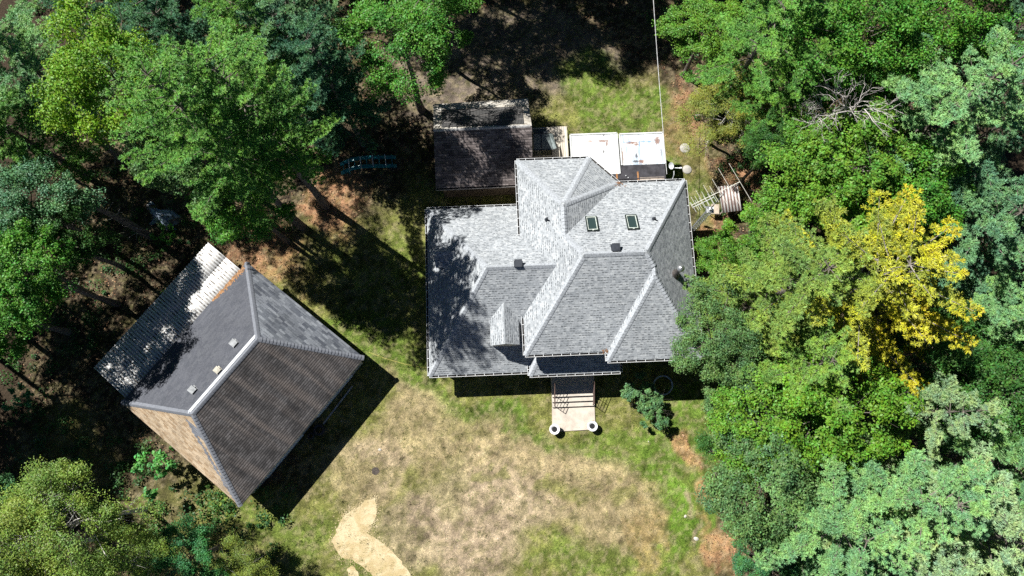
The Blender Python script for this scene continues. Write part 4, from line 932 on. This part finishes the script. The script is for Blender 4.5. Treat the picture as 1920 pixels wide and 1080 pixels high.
def pine_trunk(seed, H, r0, branches):
    mb = MB(); rg = random.Random(seed); mb.tube([(rg.uniform(-.05, .05) * (k > 0), rg.uniform(-.05, .05) * (k > 0), H * .985 * k / 7 - (.15 if k == 0 else 0)) for k in range(8)], [r0 * (1.2 if k == 0 else 1) * (1 - .93 * k / 7) for k in range(8)], 10)
    for a, m, b, L in branches: mb.tube([a, m, b], [.012 + .010 * L, .009 + .005 * L, .005], 5, cap=False)
    for k in range(26):     # dead stubs low on the stem
        z = H * rg.uniform(.08, .33); a = rg.uniform(0, 6.28); L = rg.uniform(.3, 1.3); mb.tube([(0, 0, z), (L * math.cos(a), L * math.sin(a), z + rg.uniform(-.1, .2))], [.022, .006], 4, cap=False)
    return mb
def proto(name, crown, trunk_mb, mat, tmat, H, Rr):
    co, fa = crown; me = np_mesh(name + '_crown', co, fa, mat)
    tr = trunk_mb.build('trunk', tmat); tm = tr.data; bpy.data.objects.remove(tr)
    return dict(c=me, t=tm, H=H, R=Rr)
PR = {}
for k, (sd_, kw) in enumerate(((11, {}), (12, dict(ragged_=.35, lobes=22)), (13, dict(ragged_=.3, lobes=18, size=.06)))):
    co, fa, tips = crown_dec(sd_, **kw); PR['dec%d' % k] = proto('dec', (co, fa), limb_mesh(sd_, tips, 12, .2), M_leaf, M_trunk, 12, 3.0)
for k, sd_ in enumerate((21, 22)):      # glossier, larger leaves, dense
    co, fa, tips = crown_dec(sd_, size=.07, lobes=26, sub=9, per=115, ragged_=.22); PR['oak%d' % k] = proto('oak', (co, fa), limb_mesh(sd_, tips, 12, .22), M_leaf, M_trunk, 12, 3.0)
for k, sd_ in enumerate((31, 32)):      # fine wispy birch
    co, fa, tips = crown_dec(sd_, size=.04, lobes=26, sub=11, per=140, ragged_=.4, flat=1.0); PR['birch%d' % k] = proto('birch', (co, fa), limb_mesh(sd_, tips, 12, .13, twigs=4), M_leaf, M_birch, 12, 3.0)
for k, (sd_, kw) in enumerate(((41, {}), (42, dict(nb=7, nw=9)), (43, dict(nb=6, nw=10, droop=.12)))):
    co, fa, br = crown_pine(sd_, **kw); PR['pine%d' % k] = proto('pine', (co, fa), pine_trunk(sd_, 15, .2, br), M_needle, M_trunk, 15, 3.2)
co, fa, br = crown_pine(47, nb=7, nw=9, Rr=3.8, tuft=.13, nn=26, droop=.0); PR['ypine'] = proto('ypine', (co, fa), pine_trunk(47, 15, .15, br), M_yneedle, M_pale, 15, 3.8)
for k, sd_ in enumerate((61, 62)):
    co, fa, br = crown_pine(sd_, H=20, Rr=3.6, z0=.46, nw=13, nb=5 + k, nn=24); PR['tall%d' % k] = proto('pine', (co, fa), pine_trunk(sd_, 20, .24, br), M_needle, M_trunk, 20, 3.6)
co, fa, tips = crown_dec(51, Rr=1.0, H=2.4, size=.075, lobes=9, sub=5, per=30, ragged_=.4); PR['sap'] = proto('sap', (co, fa), limb_mesh(51, tips, 2.4, .04, twigs=1, wig=.1), M_leaf, M_trunk, 2.4, 1.0)
co, fa, tips = crown_dec(52, Rr=1.0, H=1.6, size=.05, lobes=16, sub=8, per=50, ragged_=.4, flat=.7); PR['bush'] = proto('bush', (co, fa), limb_mesh(52, tips, 1.6, .05, twigs=2, wig=.15), M_leaf, M_trunk, 1.6, 1.0)
rgt = random.Random(77)
def tree(kind, name, u, v, H, Rr, colr, label, cat='tree', group=None, cf=.72, xy=None):
    pr = PR[kind]; p = at(u, v, H * cf) if xy is None else Vector((*xy, 0)); p.z = 0
    r = empty(name, p, rgt.uniform(0, 6.28) if kind != 'ypine' else 0, label, cat, group)
    s = (Rr / pr['R'], Rr / pr['R'], H / pr['H'])
    c = bpy.data.objects.new('crown', pr['c']); col.objects.link(c); c.parent = r; c.color = (*[min(.6, k_ * (1.4 if 'pine' in kind or 'tall' in kind else 1.22)) for k_ in colr], 1); c.scale = s
    t = bpy.data.objects.new('trunk', pr['t']); col.objects.link(t); t.parent = r; t.scale = s
    return r
# albedos
YG = (.125, .235, .03); MG = (.072, .19, .034); BG = (.095, .20, .034); DG = (.045, .115, .03); GG = (.085, .16, .065); PB = (.10, .205, .12); PL = (.145, .27, .13); PD = (.06, .15, .09); OL = (.135, .21, .05); PM = (.11, .235, .06); BS = (.21, .305, .185); OG = (.17, .225, .055)
G1, G2 = 'pines of the wood round the yard', 'broadleaf trees of the wood round the yard'
T = [
 # kind, name, u, v, H, R, colour, label
 ('dec1', 'deciduous_tree', 235, 165, 15, 3.5, YG, 'yellow green broadleaf crown beside the pines at upper left, brightest there'),
 ('dec0', 'deciduous_tree', 362, 298, 12, 2.8, GG, 'grey green broadleaf crown just above the corrugated lean-to, over the tarp'),
 ('dec2', 'deciduous_tree', 460, 385, 9.5, 2.5, MG, 'broadleaf crown nearest the north corner of the garage'),
 ('tall1', 'pine_tree', 566, 425, 20, 3.7, PM, 'large soft light green pine at the top edge, right of the yellow green broadleaf'),
 ('tall0', 'pine_tree', 611, 386, 18.5, 3.7, PM, 'large green pine crown between the yellow green broadleaf and the teal climbing frame'),
 ('pine2', 'pine_tree', 560, 110, 13.5, 3.4, PB, 'bluish pine left of the broadleaf crown behind the shed'),
 ('pine0', 'pine_tree', 618, 150, 13.5, 2.9, PD, 'dark low pine directly above the teal climbing frame'),
 ('dec0', 'deciduous_tree', 755, 80, 10.8, 3.5, MG, 'tall green broadleaf with pale leaves left of the dark bare ground behind the shed'),
 ('dec2', 'deciduous_tree', 815, 25, 7.5, 2.6, MG, 'broadleaf crown cut by the top edge, nearest the dark bare ground'),
 ('pine1', 'pine_tree', 540, 10, 15, 3.3, PB, 'bluish pine cut by the top edge above the dark low pine'),
 ('pine2', 'pine_tree', 35, 110, 16, 3.9, PL, 'pale green pine in the top left corner'),
 ('pine0', 'pine_tree', 5, 235, 12, 3.3, PM, 'pine at the left edge under the pale corner pine'),
 ('pine1', 'pine_tree', 165, 25, 12, 2.6, PD, 'dark pine at the top edge between the corner pine and the broadleaf'),
 ('dec1', 'deciduous_tree', 50, 385, 9.5, 3.0, (.07, .165, .085), 'blue green broadleaf at the left edge, left of the upper fallen trunk'),
 ('dec0', 'deciduous_tree', 125, 458, 8, 2.4, DG, 'dark green broadleaf between the two fallen trunks'),
 ('dec2', 'deciduous_tree', -15, 590, 9, 3.0, MG, 'dark green broadleaf at the left edge, level with the garage ridge'),
 ('oak0', 'deciduous_tree', 70, 520, 10, 2.5, MG, 'small broadleaf at the left edge between the blue green and dark green ones'),
 ('birch0', 'birch_tree', 125, 985, 10, 3.2, OL, 'large olive birch with fine leaves in the lower left corner'),
 ('birch1', 'birch_tree', 20, 1050, 10, 3.2, OG, 'yellow olive birch cut by the lower left corner'),
 ('birch0', 'birch_tree', 255, 1050, 7, 2.0, OL, 'smaller olive birch at the bottom edge between the large birch and the dark tree'),
 ('dec0', 'deciduous_tree', 350, 1050, 6.0, 2.0, (.04, .15, .05), 'low dark green broadleaf at the bottom edge right of the birches'),
 ('birch1', 'birch_tree', 455, 1085, 5, 1.7, OG, 'yellowish young tree at the bottom edge, left of the sand'),
 ('oak1', 'deciduous_tree', 5, 950, 7, 1.6, (.06, .16, .07), 'small green broadleaf at the left edge beside the large birch'),
 ('oak0', 'maple_tree', 1318, 66, 6.5, 2.4, BG, 'bright green maple at the top edge beside the service wire'),
 ('pine0', 'pine_tree', 1440, 60, 15, 3.5, PM, 'light green pine at the top edge right of the bright maple'),
 ('dec1', 'deciduous_tree', 1600, 75, 13, 3.4, MG, 'green broadleaf at the top edge above the bare dead tree'),
 ('dec2', 'deciduous_tree', 1740, 30, 12.5, 3.2, MG, 'broadleaf at the top edge, left of the one in the top right corner'),
 ('dec0', 'deciduous_tree', 1880, 40, 13, 3.2, MG, 'broadleaf crown in the top right corner'),
 ('birch0', 'birch_tree', 1366, 212, 5.8, 2.7, (.17, .195, .05), 'thin olive birch leaning over the orange litter near the septic lids'),
 ('pine1', 'pine_tree', 1475, 175, 12.5, 2.7, PM, 'narrow pine between the olive birch and the dead tree'),
 ('pine2', 'pine_tree', 1770, 215, 16.5, 4.2, PL, 'large blue green pine right of the bare dead tree'),
 ('pine0', 'pine_tree', 1905, 215, 14, 3.0, PB, 'bluish pine at the right edge beside the large blue green one'),
 ('oak0', 'deciduous_tree', 1500, 335, 9.5, 2.8, BG, 'bright green broadleaf nearest the striped shelter'),
 ('oak1', 'deciduous_tree', 1590, 325, 10.5, 3.3, BG, 'bright green broadleaf directly above the yellow pine'),
 ('oak0', 'deciduous_tree', 1700, 375, 10, 2.8, MG, 'green broadleaf between the yellow pine and the large blue green pine'),
 ('pine1', 'pine_tree', 1865, 420, 15.5, 3.8, PB, 'blue green pine at the right edge beside the yellow pine'),
 ('pine2', 'pine_tree', 1910, 600, 14, 3.2, PL, 'pale pine at the right edge below the blue green one'),
 ('pine0', 'pine_tree', 1485, 540, 14, 4.3, (.16, .24, .07), 'olive green pine between the house and the yellow pine'),
 ('pine1', 'pine_tree', 1500, 690, 12.5, 3.2, (.14, .24, .06), 'yellow green pine below the olive one'),
 ('dec1', 'deciduous_tree', 1340, 635, 8.6, 2.5, GG, 'dark grey green broadleaf touching the right front corner of the roof'),
 ('oak1', 'deciduous_tree', 1390, 725, 7.5, 2.0, GG, 'grey green broadleaf just below the one touching the roof'),
 ('oak0', 'maple_tree', 1350, 495, 6.0, 1.5, BG, 'bright green young maple over the chimney shadow at the right eave'),
 ('oak1', 'maple_tree', 1420, 450, 6.5, 2.0, BG, 'bright green maple just below the striped shelter'),
 ('oak0', 'oak_tree', 1430, 795, 9, 2.8, BG, 'bright green oak right of the shrub at the house front'),
 ('oak1', 'oak_tree', 1560, 770, 10.5, 3.2, (.095, .20, .03), 'green oak with brownish tips left of the small blue pine'),
 ('dec2', 'deciduous_tree', 1420, 910, 9.5, 3.0, GG, 'dark grey green broadleaf beside the orange lawn edge at lower right'),
 ('dec0', 'deciduous_tree', 1385, 850, 7, 1.9, DG, 'small dark green broadleaf between the bright oak and the lawn edge'),
 ('oak1', 'deciduous_tree', 1435, 1050, 5.5, 1.6, (.05, .15, .06), 'low dark broadleaf at the bottom edge beside the orange litter'),
 ('pine2', 'pine_tree', 1735, 775, 13, 2.3, BS, 'small blue pine above the mass of pale pines'),
 ('dec1', 'deciduous_tree', 1850, 745, 10.5, 3.0, DG, 'dark broadleaf at the right edge above the pale pines'),
 ('pine0', 'pine_tree', 1545, 990, 13.5, 3.8, PL, 'pale pine nearest the lawn at the bottom, left of the hole with bare twigs'),
 ('pine1', 'pine_tree', 1690, 930, 14.5, 3.5, PL, 'pale pine right of the hole with bare twigs'),
 ('pine2', 'pine_tree', 1670, 1070, 14, 3.8, BS, 'pale bluish pine cut by the bottom edge'),
 ('pine0', 'pine_tree', 1820, 1000, 15.5, 4.2, BS, 'large pale bluish pine in the lower right, second from the corner'),
 ('pine1', 'pine_tree', 1895, 870, 15, 3.4, PL, 'light green pine at the right edge under the dark broadleaf'),
 ('pine2', 'pine_tree', 1935, 1070, 14.5, 3.4, BS, 'pale bluish pine in the bottom right corner'),
 ('dec2', 'deciduous_tree', 1770, 650, 8.5, 2.8, DG, 'dark shaded broadleaf below the right half of the yellow pine'),
 ('dec0', 'deciduous_tree', 1450, 275, 8, 1.7, DG, 'dark small broadleaf under the olive birch'),
 ('pine1', 'pine_tree', 300, 35, 14, 3.0, PD, 'dark pine at the top edge right of the yellow green broadleaf'),
 ('pine2', 'pine_tree', 480, 60, 15, 3.2, PM, 'light green pine at the top edge left of the bluish pines'),
 ('dec2', 'deciduous_tree', 1680, 120, 10, 2.8, MG, 'shadowed broadleaf behind the top of the large blue green pine'),
 ('oak0', 'deciduous_tree', 1530, 120, 10, 2.6, MG, 'green broadleaf between the light green pine and the dead tree'),
 ('pine0', 'pine_tree', 1840, 110, 13, 2.6, PB, 'bluish pine behind the broadleaf in the top right corner'),
 ('dec1', 'deciduous_tree', 1560, 190, 9, 2.6, MG, 'green broadleaf around the foot of the bare dead tree'),
]
for (k, nme, u, v, H, Rr, c_, lab) in T:
    tree(k, nme, u, v, H, Rr, c_, lab, 'tree', G1 if 'pine' in nme else G2, .0 if k.startswith('tall') else .62 if 'pine' in nme else .74)
tree('ypine', 'pine_tree', 1640, 525, 15.5, 5.5, (.16, .215, .05), 'big yellowing pine with bare grey inner branches on the right side', 'tree', G1, .72)
tree('sap', 'sapling', 285, 880, 2.6, 1.25, (.08, .24, .07), 'small bright green sapling beside the tan garage slope', 'sapling', None, .8)
tree('sap', 'sapling', 33, 745, 2.2, .8, (.07, .22, .10), 'tiny green sapling in the shade near the left edge', 'sapling', None, .8)
tree('sap', 'sapling', 308, 438, 2.2, .7, (.09, .25, .05), 'tiny green sapling just below the blue grey tarp', 'sapling', None, .8)
tree('bush', 'shrub', 1208, 742, 1.7, 1.1, (.09, .18, .085), 'low grey green shrub in front of the house beside the ring', 'shrub', None, .8)
tree('bush', 'shrub', 1230, 772, 1.5, .9, (.09, .185, .08), 'lower grey green shrub on the grass just below its larger neighbour', 'shrub', None, .8)
# trees beyond the frame whose shade falls into it
for (x, y, k, H, Rr) in ((-14, 33, 'pine0', 17, 4.2), (-7, 34, 'dec1', 15, 4), (-2, 35.5, 'pine1', 17, 3.2), (1, 33.2, 'dec2', 15, 3.0), (5, 35, 'dec0', 16, 3.2), (9, 34.5, 'pine2', 15, 3.2), (-.5, 31.3, 'dec1', 13, 3.2), (3.5, 31.5, 'pine0', 13, 2.8), (-10, 30.5, 'pine2', 15, 3.6), (10, 36, 'dec2', 14, 4), (-30, 33, 'pine1', 17, 4), (-34, 20, 'dec0', 14, 4),
                         (-34, 11, 'pine2', 16, 4), (-36, 7.5, 'dec0', 17, 4.5), (-31, 6.5, 'dec2', 9.5, 3), (-33, 1, 'pine0', 14, 3.5), (-35, 3, 'dec1', 14, 4), (-33, -6, 'birch0', 11, 4), (28, 37, 'pine0', 16, 4), (36, 14, 'dec2', 14, 4), (36, 2, 'pine2', 16, 4), (18, 37, 'pine1', 16, 4), (-4, 31, 'dec2', 12, 3.4)):
    tree(k, 'woodland_tree', 0, 0, H, Rr, MG if 'dec' in k else PM if 'pine' in k else OL, 'tree of the wood just beyond the picture edge', 'tree', 'trees beyond the picture edge', xy=(x, y))
rgw = random.Random(41); kinds = ['pine0', 'pine1', 'pine2', 'dec0', 'dec1', 'dec2', 'oak0', 'birch0']
for i in range(150):      # the wood goes on around the plot
    x, y = rgw.uniform(-95, 95), rgw.uniform(-60, 120)
    if (-42 < x < 40 and -16 < y < 42) or (-18 < x < 16 and y < 0): continue
    k = rgw.choice(kinds); tree(k, 'woodland_tree', 0, 0, rgw.uniform(11, 17), rgw.uniform(3.2, 4.8), PM if 'pine' in k else MG, 'tree of the wood just beyond the picture edge', 'tree', 'trees beyond the picture edge', xy=(x, y))
# bare dead tree and fallen trunks
def bare(mb, p, d, L, r, depth, rg):
    if depth == 0 or L < .12: return
    q = p + d * L; m = (p + q) / 2 + Vector((rg.gauss(0, 1), rg.gauss(0, 1), rg.gauss(0, 1))) * L * .06
    mb.tube([p, m, q], [r, r * .85, r * .66], 6 if r > .03 else 4, cap=False)
    for k in range(rg.choice((2, 3, 3))):
        nd = (d + Vector((rg.gauss(0, .55), rg.gauss(0, .55), rg.gauss(.05, .35)))).normalized(); bare(mb, q if k < 2 else m, nd, L * rg.uniform(.58, .82), r * rg.uniform(.5, .68), depth - 1, rg)
b0 = at(1548, 262, 5.0); b0.z = 0
dt = empty('dead_tree', b0, 0, 'leafless pale dead tree with forked branches among the green crowns', 'dead tree')
mb = MB(); rg = random.Random(5); top = at(1575, 235, 8.2) - b0; mb.tube([(0, 0, -.1), (0, 0, 4), top], [.17, .14, .1], 8)
mb.build('trunk', M_dead, dt)
for i, (du, dv, zz, r_) in enumerate(((1622, 190, 11, .085), (1598, 180, 10.6, .07), (1545, 205, 9.6, .05))):
    mb = MB(); e = at(du, dv, zz) - b0; d = (e - top); bare(mb, top - Vector((0, 0, .1)), d.normalized(), d.length * .62, r_, 6, rg); mb.build('limb', M_dead, dt)
for (ua, va, za_, ub, vb, zb_, r_, lab) in ((278, 442, .3, 178, 388, 4.6, .26, 'thick grey leaning dead trunk beside the blue grey tarp'), (162, 548, .3, 70, 502, 4.4, .15, 'thinner pale leaning dead trunk nearer the left edge'), (232, 302, .3, 120, 215, 7.5, .24, 'long dark leaning stem under the yellow green broadleaf')):
    a, b = at(ua, va, za_), at(ub, vb, zb_); f_ = empty('leaning_trunk', (a.x, a.y, 0), 0, lab, 'dead trunk', 'leaning trunks in the left wood'); mb = MB(); o_ = Vector((a.x, a.y, 0))
    mb.tube([a - o_ - Vector((0, 0, .4)), (a + b) / 2 - o_ + Vector((.05, .08, .1)), b - o_], [r_, r_ * .8, r_ * .5], 10); mb.build('stem', M_trunk, f_)
    mb = MB()
    for k in range(16):
        p = a.lerp(b, rg.uniform(.15, .95)) - o_; d = Vector((rg.gauss(0, 1), rg.gauss(0, 1), rg.gauss(.2, .5))).normalized(); mb.tube([p, p + d * rg.uniform(.3, .9)], [.02, .004], 4, cap=False)
    mb.build('broken_branches', M_dead, f_)
h0 = at(1620, 965, 5); h0.z = 0
bt = empty('dead_sapling', h0, 0, 'brown bare twigs in the dark hole among the pale pines', 'dead sapling'); mb = MB()
mb.tube([(0, 0, 0), (0, 0, 6.5)], [.08, .05], 7); 
for k in range(5): bare(mb, Vector((0, 0, 5 + k * .4)), Vector((rg.gauss(0, 1), rg.gauss(0, 1), .4)).normalized(), .8, .03, 5, rg)
mb.build('stem', plain('brown_twigs', (.36, .25, .19), .9), bt)
# undergrowth and leaf litter beneath the wood (uncountable)
rgn = np.random.default_rng(9)
N = 4200; ux = rgn.uniform(-33, 33, N); uy = rgn.uniform(-11, 36, N)
inyard = ((ux > -12.5) & (ux < 12.2) & (uy > -12) & (uy < 25)) | ((ux > -20) & (ux < -8) & (uy > -3) & (uy < 12)) | ((ux > 11.5) & (ux < 13.5) & (uy < 20)) | ((ux > -6) & (ux < 9) & (uy > 20) & (uy < 30))
k = ~inyard & (fbm(ux, uy, 44, .22, 3) > np.where(ux > 12, .40, .5)); ux, uy = ux[k], uy[k]; n = len(ux); per = 46
C = np.repeat(np.stack([ux, uy, np.full(n, .12)], -1), per, 0); q = unit(rgn.normal(0, 1, (n * per, 3)) + np.array([0, 0, .6])); q[:, 2] = np.abs(q[:, 2])
P = C + q * np.repeat(rgn.uniform(.15, .6, n), per)[:, None] * rgn.uniform(.5, 1.1, (n * per, 1)); co, fa = leaves_at(P, q, rgn, .07)
me = np_mesh('undergrowth', co, fa, M_leaf); o = bpy.data.objects.new('undergrowth', me); o.color = (.05, .12, .04, 1); col.objects.link(o); tag(o, 'low green undergrowth on the forest floor', 'undergrowth', kind='stuff')
N = 60000; lx = rgn.uniform(-30, 30, N); ly = rgn.uniform(-10, 33, N); zc = zone_colour(lx, ly); k = (zc[:, 0] > zc[:, 1] * 1.25) & ~((lx > -10) & (lx < 9) & (ly < 4)); lx, ly = lx[k], ly[k]; n = len(lx)
P = np.stack([lx, ly, rgn.uniform(.03, .07, n) + .06 * forest(lx, ly)], -1); co, fa = leaves_at(P, np.tile([0, 0, 1.0], (n, 1)), rgn, .05, up=1.2)
g_ = NG('fallen_leaves'); ge = g_.n('ShaderNodeNewGeometry'); rp = g_.n('ShaderNodeValToRGB'); cr = rp.color_ramp; cr.elements[0].color = (.10, .05, .03, 1); cr.elements[1].color = (.50, .33, .20, 1); e = cr.elements.new(.5); e.color = (.28, .15, .08, 1); g_.l(ge.outputs['Random Per Island'], rp.inputs[0]); M_lit = g_.done(rp.outputs[0], .8, 0, .1)
me = np_mesh('leaf_litter', co, fa, M_lit); o = bpy.data.objects.new('leaf_litter', me); col.objects.link(o); tag(o, 'brown fallen leaves over the bare soil', 'leaf litter', kind='stuff')
